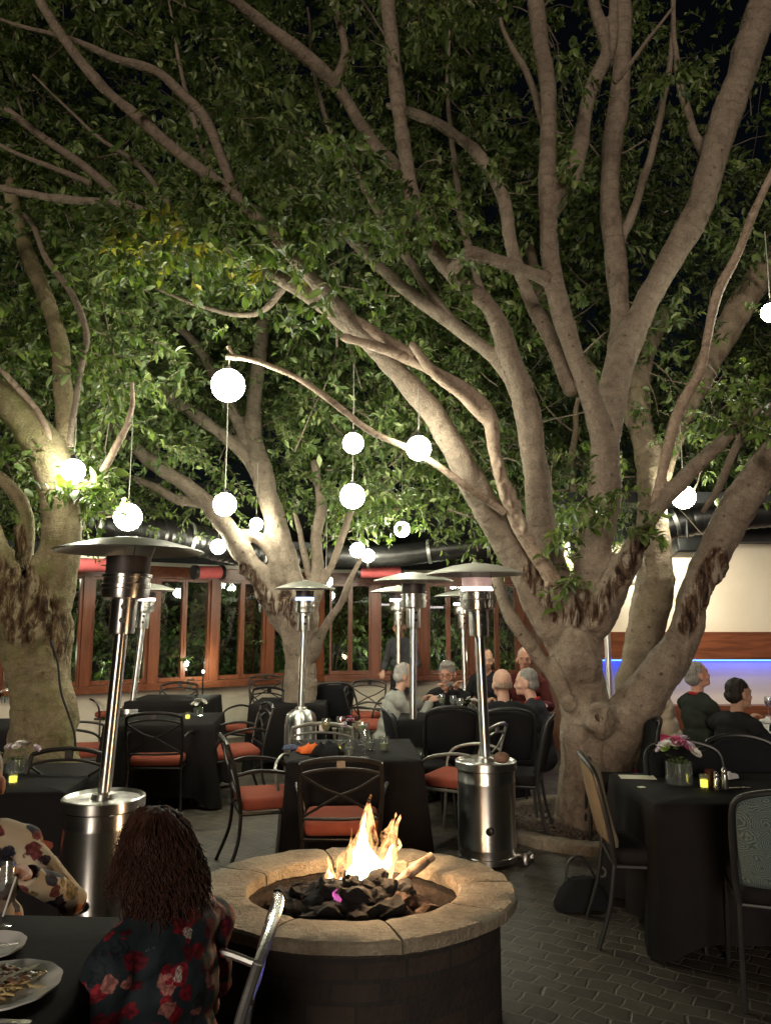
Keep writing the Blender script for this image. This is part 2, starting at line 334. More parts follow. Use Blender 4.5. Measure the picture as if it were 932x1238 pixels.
# ================================================================ window wing
FP = [(-9.5, 10.3), (-4.75, 9.75), (-1.02, 12.45), (2.25, 12.65)]      # plan of the window front, left to right
SILL, HEAD = 0.80, 2.28
def post_list(n): return n
bld = thing('restaurant_wing', 'wood framed window front with cream plinth and dark eaves behind the trees', 'building')
mbp, mbs, mbh, mbr, mbw = MB(), MB(), MB(), MB(), MB()
def seg_frame(a, b):
    a = Vector((*a, 0)); b = Vector((*b, 0)); d = b - a; L = d.length; t = d / L; n = Vector((t.y, -t.x, 0))    # n points to the courtyard
    return a, t, n, L, math.atan2(t.y, t.x)
k = 0
for i in range(3):
    a, t, n, L, ang = seg_frame(FP[i], FP[i + 1])
    c = a + t * L / 2
    mbp.box(c + Vector((0, 0, SILL / 2 - .03)) - n * .10, (L, .2, SILL - .06), ang)
    mbs.box(c + Vector((0, 0, SILL + .0)) + n * .03, (L + .02, .34, .09), ang)
    mbh.box(c + Vector((0, 0, HEAD + .09)) - n * .05, (L + .02, .20, .18), ang)
    # eaves: soffit, fascia and a shallow roof behind
    mbr.box(c + Vector((0, 0, HEAD + .50)) + n * .30, (L + .25, 1.2, .10), ang)
    mbr.box(c + Vector((0, 0, HEAD + .32)) - n * .25, (L + .1, .16, .28), ang)
    mbr.box(c + Vector((0, 0, HEAD + .95)) - n * 1.6, (L + 1.0, 3.4, .12), ang, rx=R(-14))
    mbw.box(c + Vector((0, 0, HEAD + .195)) + n * .09, (L, .06, .05), ang)
    # bays: wide posts at the ends, casements between
    nb = {0: 5, 1: 5, 2: 4}[i]; wp = .125
    bw = (L - wp) / nb
    for j in range(nb + 1):
        if j == 0 and i > 0: continue
        p = a + t * (wp / 2 + bw * j); q = MB().box(p + Vector((0, 0, (SILL + .045 + HEAD) / 2)), (wp, .17, HEAD - SILL - .046), ang)
        q.build('post', M['wood'], bld, smooth=0)
    for j in range(nb):
        ctr = a + t * (wp / 2 + bw * (j + .5)); inner = bw - wp; z0, z1 = SILL + .05, HEAD - .004; hh = z1 - z0
        ft = .034
        halves = 2
        for h_ in range(halves):
            sw = inner / halves - .004; cc = ctr + t * ((h_ - .5) * inner / 2)
            fr = MB()
            for sgn in (-1, 1): fr.box(cc + t * (sgn * (sw / 2 - ft / 2)) + Vector((0, 0, z0 + hh / 2)) + n * .01, (ft, .07, hh), ang)
            for zz in (z0 + ft / 2 + .01, z1 - ft / 2): fr.box(cc + Vector((0, 0, zz)) + n * .008, (sw - 2 * ft, .06, ft * (1.5 if zz < 1.5 else 1)), ang)
            fo = fr.build('window', M['wood'], bld, smooth=0)
            pn = MB().box(cc + Vector((0, 0, z0 + hh / 2)) - n * .005, (sw - 2 * ft + .01, .006, hh - 2 * ft + .01), ang); pn.build('pane', M['pane'], fo, smooth=0)
mbp.build('plinth', M['stucco_low'], bld, smooth=0); mbs.build('sill', M['wood_h'], bld, smooth=0); mbh.build('header', M['wood_h'], bld, smooth=0)
mbr.build('eaves', M['dark_roof'], bld, smooth=0); mbw.build('trim_rail', M['pale'], bld, smooth=0)
a_, t_, n_, L_, g_ = seg_frame((2.25, 12.65), (2.25, 9.6))
MB().box((2.34, 11.2, 1.5), (.16, 3.0, 3.0)).build('return_wall', M['wood_h'], bld, smooth=0)
# pale strip lights tucked under the left eaves
a, t, n, L, ang = seg_frame(FP[1], FP[2]); M['strip'] = emit('strip_light', (1, .93, .55), 1.1)
for u, ln in ((.90, .55), ):
    c = a + t * (L * .22); lamp = MB().box(c + n * .14 + Vector((0, 0, HEAD + .26)), (.62, .05, .05), ang)
    tag(lamp.build('strip_lamp', M['strip'], smooth=0), 'short yellowish strip lamp under the eaves above the left windows', 'lamp')
# rolled red awnings under the eaves
def awning(px0, px1, py, Y, lab):
    p, q = W(px0, py, Y[0]), W(px1, py, Y[1]); d = (q - p).normalized()
    t = thing('rolled_awning', lab, 'awning', p, 0, 'rolled awnings under the eaves')
    mb = MB(); q = q - p; mb.tube([(0, 0, 0), q], .085, 14); mb.build('cloth_roll', M['red_cloth'], t)
    MB().tube([-d * .05, Vector((0, 0, 0))], .1, 12).build('end_bracket', M['black'], t); MB().tube([q, q + d * .05], .1, 12).build('end_bracket', M['black'], t)
awning(436, 484, 692, (11.7, 11.75), 'rolled red awning under the eaves behind the middle heaters')
awning(86, 128, 683, (9.6, 9.9), 'rolled red awning above the window beside the left tree')
awning(238, 266, 692, (10.4, 10.65), 'rolled red awning right of the nearest heater dome')
# ribbed ducts
def duct(pts, r, lab, hang=True):
    P = [W(*p) for p in pts]; t = thing('ribbed_duct', lab, 'duct', P[0]); path = crom([p - P[0] for p in P], 40); mb = MB()
    path = [Vector(p) for p in path]; d = 0; pr = []; last = path[0]
    out = []; rad = []; acc = 0
    for p in path:
        acc += (p - last).length; last = p; out.append(p); rad.append(r)
    # resample and rib
    L = acc; n = int(L / .045); res = []; rr = []
    cum = [0]
    for i in range(1, len(out)): cum.append(cum[-1] + (out[i] - out[i - 1]).length)
    j = 0
    for i in range(n + 1):
        s = L * i / n
        while j < len(cum) - 2 and cum[j + 1] < s: j += 1
        f = (s - cum[j]) / max(1e-6, cum[j + 1] - cum[j]); res.append(out[j].lerp(out[j + 1], f)); rr.append(r * (1 + (.03 if i % 2 else -.025)))
    mb.tube(res, rr, 18); mb.build('duct_hose', M['duct'], t, smooth=25)
    for f in (.2, .5, .8):
        p = res[int(n * f)]; q = res[int(n * f) + 1]; MB().tube([p, q], r * 1.1, 18).build('duct_clamp', M['steel_dull'], t)
duct([(40, 628, 8.6), (150, 640, 9.0), (235, 653, 9.6), (300, 668, 10.2), (350, 678, 10.9)], .2, 'silver black ribbed duct above the left windows')
duct([(395, 672, 11.4), (470, 672, 11.4), (540, 664, 11.3), (640, 655, 11.2)], .17, 'dark ribbed duct above the middle windows')
duct([(770, 648, 8.9), (830, 630, 8.8), (890, 622, 8.7), (1010, 612, 8.6)], .18, 'dark ribbed duct over the cream wall')
# ================================================================ bar wall on the right
BY = 9.35
M['blue'] = emit('blue_led', (.02, .07, 1.0), 15)
bar = thing('bar_wall', 'cream wall with dark wood band and blue lit niche', 'wall', (2.25, BY, 0))
def bx(name, x0, x1, z0, z1, y0, y1, m, par=bar, sm=0): return MB().box(((x0 + x1) / 2, (y0 + y1) / 2, (z0 + z1) / 2), (x1 - x0, y1 - y0, z1 - z0)).build(name, m, par, smooth=sm)
bx('upper_panel', 0, 7.5, 1.56, 2.62, .0, .2, M['stucco'])
bx('wood_band', -.02, 7.5, 1.235, 1.56, -.06, .2, M['wood_h'])
bx('niche_back', 0, 7.5, .70, 1.235, .14, .2, M['stucco'])
bx('wood_base', -.02, 7.5, 0, .70, -.05, .2, M['wood_h'])
bx('end_trim', -.10, -.021, 0, 2.62, -.08, .25, M['wood'])
bx('led_strip', .05, 7.4, 1.216, 1.232, .03, .06, M['blue'])
bx('top_beam', -.3, 7.6, 2.62, 2.95, -.25, .3, M['dark_roof'])
bx('eaves', -.3, 7.6, 2.96, 3.08, -1.1, 2.5, M['dark_roof'])
# wall washers: small black ceiling fixtures that light the cream panel
def washer(px, py, Y, lab, wpow):
    p = W(px, py, Y); t = thing('wall_washer', lab, 'light fixture', p, 0, 'black fixtures under the beam')
    MB().rbox((0, 0, 0), (.36, .26, .17), .02, rx=R(-12)).build('housing', M['black'], t)
    MB().box((.02, -.125, -.055), (.22, .015, .03)).build('louvre', M['steel_dull'], t, smooth=0)
    MB().tube([(0, .02, .08), (0, .02, .3)], .02, 8).build('bracket', M['black'], t)
    l = bpy.data.lights.new('washer_lamp', 'AREA'); l.energy = wpow; l.color = (1, .88, .68); l.size = .5; l.shape = 'RECTANGLE'; l.size_y = .1
    lo = bpy.data.objects.new('washer_lamp', l); COL.objects.link(lo); lo.location = p + Vector((0, .12, -.1))
    lo.rotation_euler = Vector((0, -.75, .75)).to_track_quat('Z', 'Y').to_euler()
washer(832, 662, 8.6, 'black box fixture under the beam above the cream wall', 15)
washer(705, 660, 8.6, 'added unseen box fixture behind the forked trunk', 8)  # unseen second washer, added to even out the light on the cream wall
# ================================================================ trees
def w2(p, f=None):
    q = W(p[0], p[1], p[3]); z = (q - CAM).dot(FW); r = p[2] * (f(p[2]) if f else 1.0); return (q.x, q.y, q.z, r * z / F)
def girth(lo, hi): return lambda r: lo + (hi - lo) * min(1, max(0, (r - 20) / 28))
def make_tree(name, label, base_px, limbs, mats, wounds=(), vox=.022, burls=(), gf=None, knots=()):
    """limbs: (name, material, [(px, py, radius_px, Y) ...]); limbs of 'trunk' or 'limb' melt into one skin, 'branch' are thin separate ones"""
    o = W(*base_px); o.z = 0
    root = thing(name, label, 'tree', o)
    mb = MB(); samples = []; thin = []; names = []
    for li, (nm, mt, pts) in enumerate(limbs):
        P = crom([w2(p, gf) for p in pts], 6); names.append((nm, mt)); s = 0
        for i, p in enumerate(P):
            if i: s += float(np.linalg.norm(p[:3] - P[i - 1][:3]))
            samples.append((*p, li, s))
        loc = [Vector(p[:3]) - o for p in P]; rr = [max(.008, float(p[3])) for p in P]
        if nm == 'branch':
            # slight wobble
            for i in range(1, len(loc)): loc[i] = loc[i] + Vector((noise.noise(loc[i] * 3), noise.noise(loc[i] * 3 + Vector((9, 0, 0))), noise.noise(loc[i] * 3 + Vector((0, 9, 0))))) * rr[i] * .8
            if nm == 'branch' and mt != 'bare_wood': rr = [r * (1 - .45 * (i / len(rr)) ** 2) for i, r in enumerate(rr)]
            thin.append((nm, mt, loc, rr)); continue
        # swollen tube plus a ball at each end
        mb.tube(loc, rr, 14); mb.ball(loc[0], rr[0], 12, 8); mb.ball(loc[-1], rr[-1], 12, 8)
    for (px, py, r, Y) in burls:
        q = w2((px, py, r, Y)); mb.ball(Vector(q[:3]) - o, q[3], 12, 8)
    for (px, py, r, Y, r2) in knots:                   # ring-shaped swelling round an old cut
        q = W(px, py, Y) - o; k = (W(px, py, Y) - CAM).dot(FW) / F; mb.tube([q + Vector((r * k * math.cos(a) * 1.0, .03 * noise.noise(Vector((a, 1, 1))), r * k * 1.3 * math.sin(a))) for a in [i * math.pi / 9 for i in range(18)]], [r2 * k * (1 + .4 * math.sin(i * 1.3)) for i in range(18)], 10, closed=True)
    me = remesh(mb, vox, 6); V = getv(me); N = getn(me); S = np.array(samples); 
    P3 = S[:, :3] - np.array(o)
    thick = np.array([names[int(i)][0] != 'branch' for i in S[:, 4]]); Pt, St = P3[thick], S[thick]
    near = np.empty(len(V), int)
    for i in range(0, len(V), 4000):
        d = np.linalg.norm(V[i:i + 4000, None] - Pt[None], axis=2) - St[None, :, 3]; near[i:i + 4000] = d.argmin(1)
    along = St[near, 5]; limb = St[near, 4].astype(int); rad = St[near, 3]
    wound = np.zeros(len(V), np.float32)
    for (ax, ay, bx_, by_, r, Y) in wounds:            # torn places: along a line on the side that faces the courtyard
        q0, q1 = w2((ax, ay, r, Y)), w2((bx_, by_, r, Y)); o3 = np.array(o); A, Bv = np.array(q0[:3]) - o3, np.array(q1[:3]) - o3
        vd = np.array(W((ax + bx_) / 2, (ay + by_) / 2, 1.0) - CAM); vd /= np.linalg.norm(vd)
        flat = lambda X: X - np.outer(X @ vd, vd)
        Vf, Af, Bf = flat(V), flat(A[None])[0], flat(Bv[None])[0]; ab = Bf - Af; u = np.clip(((Vf - Af) @ ab) / (ab @ ab + 1e-9), 0, 1)
        d = np.linalg.norm(Vf - Af - u[:, None] * ab, axis=1) / q0[3]; dep = np.abs((V - A) @ vd); facing = (N @ vd) < .1
        wound = np.maximum(wound, np.where((dep < .75) & facing, np.clip(1.3 - d, 0, 1), 0))
    n1 = nz(V, 1.6, 3, 3.1); n2 = nz(V, 6.0, 3, 7.7); rn = np.array([noise.fractal(Vector((float(a) * 5.0, float(p[0]) * 1.2, float(p[1]) * 1.2)), 1, 2, 3) for a, p in zip(along, V)], np.float32)
    wr = np.array([abs(noise.fractal(Vector((float(p[0]) * 9, float(p[1]) * 9, float(p[2]) * 2.2)), 1, 2, 3)) for p in V], np.float32)
    rr = np.clip(rad, .03, .35); fl_ = np.array([noise.fractal(Vector((float(p[0]) * 5.5, float(p[1]) * 5.5, float(p[2]) * .9 + 4)), 1, 2, 2) for p in V], np.float32)
    V2 = V + N * (n1 * rr * .16 + n2 * rr * .07 + rn * rr * .07 + fl_ * rr * .16 + wound * (wr * .12 - .035))[:, None]
    setv(me, V2); fattr(me, 'along', along + limb * 3.7); fattr(me, 'wound', wound)
    NV = getn(me)
    # split the skin limb by limb, keeping the shared normals
    polys = np.empty(len(me.polygons) * 4, np.int32)
    ls = np.empty(len(me.polygons), np.int32); me.polygons.foreach_get('loop_start', ls)
    vi = np.empty(len(me.loops), np.int32); me.loops.foreach_get('vertex_index', vi)
    quads = np.stack([vi[ls], vi[ls + 1], vi[ls + 2], vi[ls + 3]], 1)
    pl = limb[quads[:, 0]]
    # short offshoots' limbs follow their own list entry
    for li, (nm, mt) in enumerate(names):
        if nm == 'branch': continue
        q = quads[pl == li]
        if not len(q): continue
        u, inv = np.unique(q, return_inverse=True); inv = inv.reshape(q.shape)
        m2 = bpy.data.meshes.new(nm); m2.from_pydata(V2[u].tolist(), [], inv.tolist()); m2.update()
        fattr(m2, 'along', (along + limb * 3.7)[u]); fattr(m2, 'wound', wound[u]); m2.shade_smooth()
        m2.normals_split_custom_set_from_vertices([tuple(map(float, x)) for x in NV[u]])
        link(nm, m2, M[mt], root)
    for nm, mt, loc, rr in thin:
        b = MB(); 
        rr = [r * (1 + .18 * noise.noise(p * 7)) for r, p in zip(rr, loc)]
        b.tube(loc, rr, 8); me2 = b.mesh(nm, 60); fattr(me2, 'along', [i * .03 for i in range(len(me2.vertices))]); fattr(me2, 'wound', [0] * len(me2.vertices)); link(nm, me2, M[mt], root)
    bpy.data.meshes.remove(me)
    return root, o
B, BW = 'bark', 'bare_wood'
main_limbs = [
 ('trunk', B, [(716, 1035, 66, 6.7), (714, 985, 54, 6.7), (712, 930, 46, 6.7), (705, 870, 40, 6.7), (697, 820, 38, 6.7), (695, 780, 41, 6.7)]),
 ('limb', B, [(722, 985, 36, 6.7), (735, 925, 40, 6.65), (758, 872, 38, 6.6), (787, 830, 34, 6.55), (812, 794, 32, 6.5), (829, 760, 29, 6.5), (838, 724, 27, 6.45), (852, 692, 30, 6.45), (876, 645, 31, 6.4), (902, 600, 29, 6.3), (928, 555, 26, 6.2), (990, 495, 24, 6.0), (1080, 410, 20, 5.8)]),
 ('limb', B, [(690, 790, 34, 6.7), (655, 735, 27, 6.75), (632, 690, 27, 6.75), (603, 638, 26, 6.7), (570, 580, 24, 6.6), (532, 515, 22, 6.5), (490, 460, 20, 6.35), (440, 408, 17, 6.2), (375, 360, 14, 6.0), (300, 315, 11, 5.8), (225, 278, 10, 5.6), (150, 247, 9, 5.4), (70, 240, 8, 5.3), (-30, 222, 7, 5.2)]),
 ('limb', B, [(700, 770, 34, 6.7), (668, 690, 27, 6.7), (652, 620, 26, 6.7), (645, 555, 25, 6.7), (636, 490, 22, 6.65), (614, 425, 19, 6.6), (594, 375, 17, 6.5), (562, 345, 15, 6.4), (530, 312, 15, 6.3), (505, 262, 15, 6.2), (490, 190, 14, 6.1), (480, 110, 14, 6.0), (470, 20, 14, 5.9), (462, -80, 13, 5.8)]),
 ('limb', B, [(640, 500, 16, 6.65), (604, 440, 14, 6.7), (555, 398, 13, 6.75), (505, 362, 12, 6.8), (455, 320, 11, 6.85), (405, 270, 10, 6.9), (345, 215, 9, 6.9)]),
 ('limb', B, [(699, 790, 34, 6.7), (714, 700, 31, 6.65), (726, 635, 27, 6.6), (731, 580, 28, 6.55), (728, 530, 25, 6.5), (710, 470, 20, 6.45), (690, 415, 18, 6.4), (676, 370, 18, 6.35), (665, 310, 17, 6.3), (662, 255, 18, 6.3), (661, 190, 16, 6.3), (662, 110, 16, 6.3), (652, 40, 15, 6.3), (640, -60, 14, 6.3)]),
 ('limb', B, [(663, 262, 16, 6.3), (684, 228, 16, 6.25), (700, 180, 15, 6.2), (708, 130, 14, 6.15), (722, 90, 14, 6.1), (733, 62, 12, 6.05), (722, 20, 12, 6.0), (704, -50, 11, 5.9)]),
 ('limb', B, [(730, 82, 11, 6.1), (741, 45, 9, 6.0), (740, -30, 9, 5.9)]),
 ('limb', B, [(690, 470, 17, 6.6), (668, 415, 15, 6.7), (640, 360, 13, 6.8), (618, 300, 12, 6.8), (608, 240, 12, 6.8), (582, 192, 12, 6.8), (550, 163, 11, 6.8), (512, 142, 10, 6.7), (470, 128, 8, 6.6)]),
 ('limb', B, [(672, 342, 13, 6.35), (630, 326, 12, 6.2), (590, 312, 12, 6.1), (565, 306, 13, 6.0), (548, 325, 12, 6.2)]),
 ('limb', B, [(726, 610, 24, 6.7), (732, 545, 24, 6.8), (738, 490, 26, 6.85), (748, 440, 25, 6.9), (775, 380, 24, 6.9), (808, 318, 23, 6.8), (838, 262, 23, 6.7), (858, 205, 23, 6.6), (876, 145, 24, 6.5), (896, 85, 25, 6.4), (920, 15, 26, 6.3), (950, -70, 26, 6.2)]),
 ('limb', B, [(742, 455, 22, 6.95), (750, 390, 20, 7.1), (745, 320, 20, 7.2), (738, 250, 19, 7.2), (740, 185, 19, 7.2), (748, 110, 18, 7.2), (752, 20, 17, 7.2), (750, -90, 16, 7.2)]),
 ('limb', B, [(722, 745, 34, 6.6), (752, 690, 26, 6.5), (772, 650, 20, 6.45), (798, 610, 16, 6.4), (834, 570, 14, 6.3), (870, 536, 13, 6.2), (903, 508, 13, 6.1), (950, 488, 12, 6.0), (1010, 465, 11, 5.9)]),
 ('limb', BW, [(782, 640, 11, 6.45), (796, 590, 10, 6.4), (806, 545, 10, 6.35), (822, 492, 10, 6.3), (846, 448, 10, 6.2), (855, 405, 9, 6.15), (868, 352, 9, 6.1), (892, 305, 8, 6.0), (910, 258, 8, 5.9), (930, 215, 7, 5.8), (955, 160, 7, 5.7)]),
 ('limb', BW, [(668, 700, 18, 6.5), (634, 645, 15, 6.45), (608, 590, 13, 6.4), (597, 540, 13, 6.35), (590, 500, 15, 6.3), (562, 472, 14, 6.25), (520, 447, 11, 6.2), (470, 424, 10, 6.1), (416, 408, 8, 6.0)]),
 ('limb', BW, [(585, 505, 13, 6.3), (560, 480, 11, 6.2), (528, 455, 10, 6.1), (498, 417, 8, 6.0)]),
 ('limb', B, [(690, 850, 20, 6.6), (664, 812, 14, 6.6), (640, 778, 13, 6.6), (616, 744, 13, 6.6), (600, 700, 12, 6.7)]),
 ('branch', BW, [(610, 620, 7, 6.4), (560, 585, 7, 6.3), (510, 550, 6, 6.2), (450, 522, 6, 6.1), (395, 482, 6, 6.0), (345, 450, 5, 5.95), (300, 434, 5, 5.9), (274, 430, 5, 5.9)]),
 ('branch', BW, [(286, 434, 4, 5.9), (276, 418, 4, 5.9)]),
 ('branch', BW, [(500, 430, 11, 6.15), (445, 398, 10, 6.1), (402, 366, 8, 6.0), (382, 325, 6, 5.9)]),
 ('branch', B, [(900, 515, 8, 6.1), (880, 560, 8, 6.1), (866, 590, 9, 6.25), (850, 620, 7, 6.4)]),
 ('limb', B, [(478, 200, 13, 6.0), (450, 172, 13, 5.8), (412, 112, 13, 5.6), (372, 70, 13, 5.4), (320, 30, 12, 5.2), (270, -10, 11, 5.0)]),
 ('branch', B, [(405, 100, 9, 5.6), (420, 60, 8, 5.5), (405, 10, 8, 5.4), (395, -50, 8, 5.3)]),
 ('limb', B, [(450, 415, 13, 6.2), (385, 345, 13, 5.9), (330, 285, 13, 5.6), (285, 238, 13, 5.4), (222, 190, 12, 5.2), (165, 140, 12, 5.0), (115, 95, 11, 4.8), (60, 20, 10, 4.6), (10, -70, 9, 4.5)]),
 ('branch', B, [(282, 232, 10, 5.4), (258, 165, 10, 5.3), (205, 95, 10, 5.2), (140, 70, 8, 5.1), (85, 45, 6, 5.0), (20, 30, 5, 4.9), (-50, 0, 4, 4.8)]),
 ('branch', B, [(160, 250, 8, 5.4), (120, 215, 9, 5.3), (55, 168, 9, 5.2), (-20, 110, 9, 5.1)]),
 ('branch', B, [(110, 222, 6, 5.3), (50, 198, 5, 5.2), (-20, 165, 5, 5.1)]),
 ('branch', B, [(664, 180, 8, 6.5), (640, 95, 7, 6.6), (612, 45, 5, 6.7), (600, -10, 4, 6.8)]),
 ('branch', B, [(555, 400, 9, 6.75), (490, 310, 8, 6.9), (445, 235, 7, 7.0), (402, 160, 6, 7.1), (380, 90, 5, 7.2), (372, 10, 4, 7.3)]),
 ('branch', B, [(300, 315, 8, 5.85), (268, 240, 7, 5.9), (240, 160, 6, 5.9), (218, 80, 5, 5.9), (205, 0, 4, 5.9)]),
 ('branch', B, [(225, 278, 6, 5.65), (172, 205, 5, 5.7), (112, 160, 4, 5.7), (40, 90, 3, 5.7)]),
 ('branch', B, [(745, 320, 9, 7.3), (772, 230, 8, 7.5), (798, 140, 7, 7.7), (812, 40, 6, 7.9), (816, -40, 5, 8.0)]),
 ('branch', B, [(858, 205, 9, 6.7), (832, 140, 8, 6.9), (816, 60, 6, 7.1), (812, -20, 5, 7.2)]),
 ('branch', B, [(614, 425, 9, 6.75), (580, 350, 8, 7.0), (560, 270, 7, 7.2), (548, 190, 6, 7.3), (540, 110, 5, 7.4), (545, 20, 4, 7.4)]),
 ('branch', B, [(345, 345, 7, 6.0), (310, 380, 6, 6.2), (250, 372, 5, 6.3), (190, 350, 4, 6.3)]),
 ('branch', B, [(742, 100, 5, 6.1), (775, 60, 4, 6.0), (812, 10, 4, 6.0)]),
]
main_wounds = [(694, 750, 706, 722, 13, 6.6), (717, 747, 782, 645, 13, 6.5), (831, 752, 866, 676, 17, 6.5), (640, 692, 676, 742, 13, 6.6), (602, 560, 630, 640, 7, 6.4), (722, 867, 724, 869, 5, 6.4)]
mtree, mo = make_tree('courtyard_tree', 'huge many-limbed smooth barked tree filling the right of the courtyard', (716, 1000, 6.7), main_limbs, M, main_wounds, .02, [(722, 872, 22, 6.5), (693, 805, 32, 6.64)], girth(.66, .80), [(723, 868, 11, 6.39, 4)])
left_limbs = [
 ('trunk', 'bark_green_lit', [(52, 955, 62, 5.9), (50, 910, 50, 5.9), (50, 860, 46, 5.9), (46, 810, 45, 5.9), (40, 770, 50, 5.9), (42, 730, 46, 5.9)]),
 ('limb', 'bark_green_lit', [(45, 750, 42, 5.9), (62, 700, 36, 5.85), (76, 650, 32, 5.8), (74, 600, 30, 5.8), (62, 555, 29, 5.7), (36, 515, 26, 5.6), (4, 482, 24, 5.5), (-60, 430, 22, 5.4)]),
 ('limb', 'bark_green_lit', [(68, 580, 22, 5.8), (78, 520, 18, 5.8), (76, 455, 16, 5.85), (72, 410, 15, 5.9), (52, 350, 13, 5.9), (28, 290, 12, 5.9), (10, 220, 11, 5.9)]),
 ('limb', 'bark_green_lit', [(30, 760, 36, 5.8), (8, 700, 28, 5.75), (-12, 650, 24, 5.7), (-40, 590, 22, 5.6)]),
 ('limb', 'bark_green_lit', [(28, 690, 14, 5.9), (35, 640, 12, 5.9), (22, 600, 11, 5.9), (-20, 560, 10, 5.9)]),
 ('branch', 'bare_wood', [(62, 545, 5, 5.6), (58, 520, 5, 5.55), (36, 485, 5, 5.5), (0, 445, 5, 5.4)]),
 ('branch', 'bark', [(86, 540, 5, 5.6), (90, 490, 5, 5.6), (100, 440, 5, 5.6), (102, 395, 6, 5.6), (88, 355, 6, 5.6), (58, 315, 6, 5.6), (36, 265, 6, 5.6), (0, 252, 6, 5.6)]),
 ('branch', 'bare_wood', [(98, 600, 7, 5.75), (122, 570, 6, 5.7), (140, 540, 6, 5.7), (156, 512, 5, 5.7)]),
 ('branch', 'bare_wood', [(150, 522, 4, 5.7), (160, 492, 4, 5.7), (161, 462, 3, 5.7)]),
]
left_wounds = [(0, 690, 30, 762, 22, 5.7), (42, 715, 82, 788, 22, 5.7), (20, 640, 30, 690, 12, 5.7)]
ltree, lo_ = make_tree('courtyard_tree', 'thick green lit leaning tree with torn bark at the left edge', (52, 925, 5.9), left_limbs, M, left_wounds, .022, (), girth(.75, .84))
mid_limbs = [
 ('trunk', 'bark', [(364, 900, 34, 9.3), (362, 860, 27, 9.3), (362, 810, 26, 9.3), (361, 770, 30, 9.3), (358, 735, 36, 9.3)]),
 ('limb', 'bark', [(352, 760, 24, 9.3), (325, 715, 22, 9.25), (298, 675, 18, 9.2), (277, 640, 16, 9.1), (255, 612, 14, 9.0), (222, 584, 13, 8.9), (185, 560, 12, 8.8), (150, 530, 10, 8.7), (118, 505, 9, 8.6)]),
 ('limb', 'bark', [(364, 745, 26, 9.3), (348, 690, 22, 9.3), (334, 640, 20, 9.3), (322, 590, 18, 9.3), (310, 545, 15, 9.3), (306, 500, 13, 9.3), (312, 450, 12, 9.3), (318, 390, 10, 9.3)]),
 ('limb', 'bark', [(318, 585, 13, 9.3), (298, 552, 12, 9.3), (262, 520, 11, 9.2), (222, 492, 10, 9.1), (190, 468, 9, 9.0), (160, 425, 8, 8.9)]),
 ('limb', 'bark', [(304, 545, 11, 9.3), (288, 512, 10, 9.3), (268, 470, 9, 9.3), (240, 420, 8, 9.3), (210, 390, 7, 9.3)]),
 ('limb', 'bark', [(340, 700, 12, 9.2), (325, 665, 10, 9.2), (308, 648, 10, 9.2), (284, 644, 9, 9.2)]),
 ('limb', 'bark', [(250, 608, 9, 9.0), (215, 604, 8, 9.0), (186, 588, 7, 9.0), (150, 575, 6, 9.0)]),
 ('limb', 'bark', [(368, 730, 18, 9.3), (384, 690, 13, 9.35), (382, 650, 10, 9.4), (388, 610, 9, 9.4), (380, 560, 8, 9.4)]),
 ('limb', 'bark', [(372, 735, 14, 9.3), (398, 690, 8, 9.25), (412, 655, 7, 9.2), (424, 620, 6, 9.2)]),
 ('limb', 'bark', [(376, 790, 14, 9.2), (396, 752, 8, 9.1), (412, 730, 7, 9.1), (424, 700, 6, 9.0), (436, 676, 5, 9.0)]),
 ('branch', 'bark', [(376, 700, 6, 9.3), (366, 660, 6, 9.3), (355, 620, 5, 9.3)]),
]
mt_, mo_ = make_tree('courtyard_tree', 'slender forked tree in front of the windows at centre left', (364, 880, 9.3), mid_limbs, M, [(296, 690, 330, 735, 12, 9.2), (345, 720, 352, 750, 10, 9.2)], .024, (), girth(.74, .78))
back_limbs = [
 ('trunk', 'bark_dim', [(752, 905, 34, 7.9), (762, 850, 25, 7.9), (773, 795, 26, 7.9), (786, 745, 29, 7.9), (792, 700, 30, 7.9), (790, 650, 26, 7.9)]),
 ('limb', 'bark_dim', [(791, 680, 26, 7.9), (789, 620, 22, 7.9), (784, 560, 20, 8.0), (772, 500, 17, 8.1), (776, 440, 15, 8.2), (800, 380, 13, 8.3)]),
 ('limb', 'bark_dim', [(790, 610, 17, 7.9), (806, 550, 15, 8.0), (830, 490, 17, 8.1), (862, 430, 19, 8.2), (895, 370, 21, 8.2), (930, 322, 22, 8.2), (1000, 250, 22, 8.2)]),
 ('limb', 'bark_dim', [(778, 530, 12, 8.0), (742, 480, 10, 8.2), (700, 430, 10, 8.4), (660, 380, 9, 8.6), (640, 300, 8, 8.6)]),
 ('branch', 'bark_dim', [(636, 520, 7, 8.8), (646, 590, 8, 8.8), (652, 660, 8, 8.8), (655, 720, 8, 8.8)]),
 ('branch', 'bark_dim', [(700, 690, 9, 8.3), (702, 620, 8, 8.4), (690, 560, 7, 8.5), (700, 480, 6, 8.6)]),
]
bt_, bo_ = make_tree('courtyard_tree', 'smooth grey trunk standing behind the fork of the huge tree', (740, 880, 7.9), back_limbs, M, (), .026, (), girth(.80, .80))
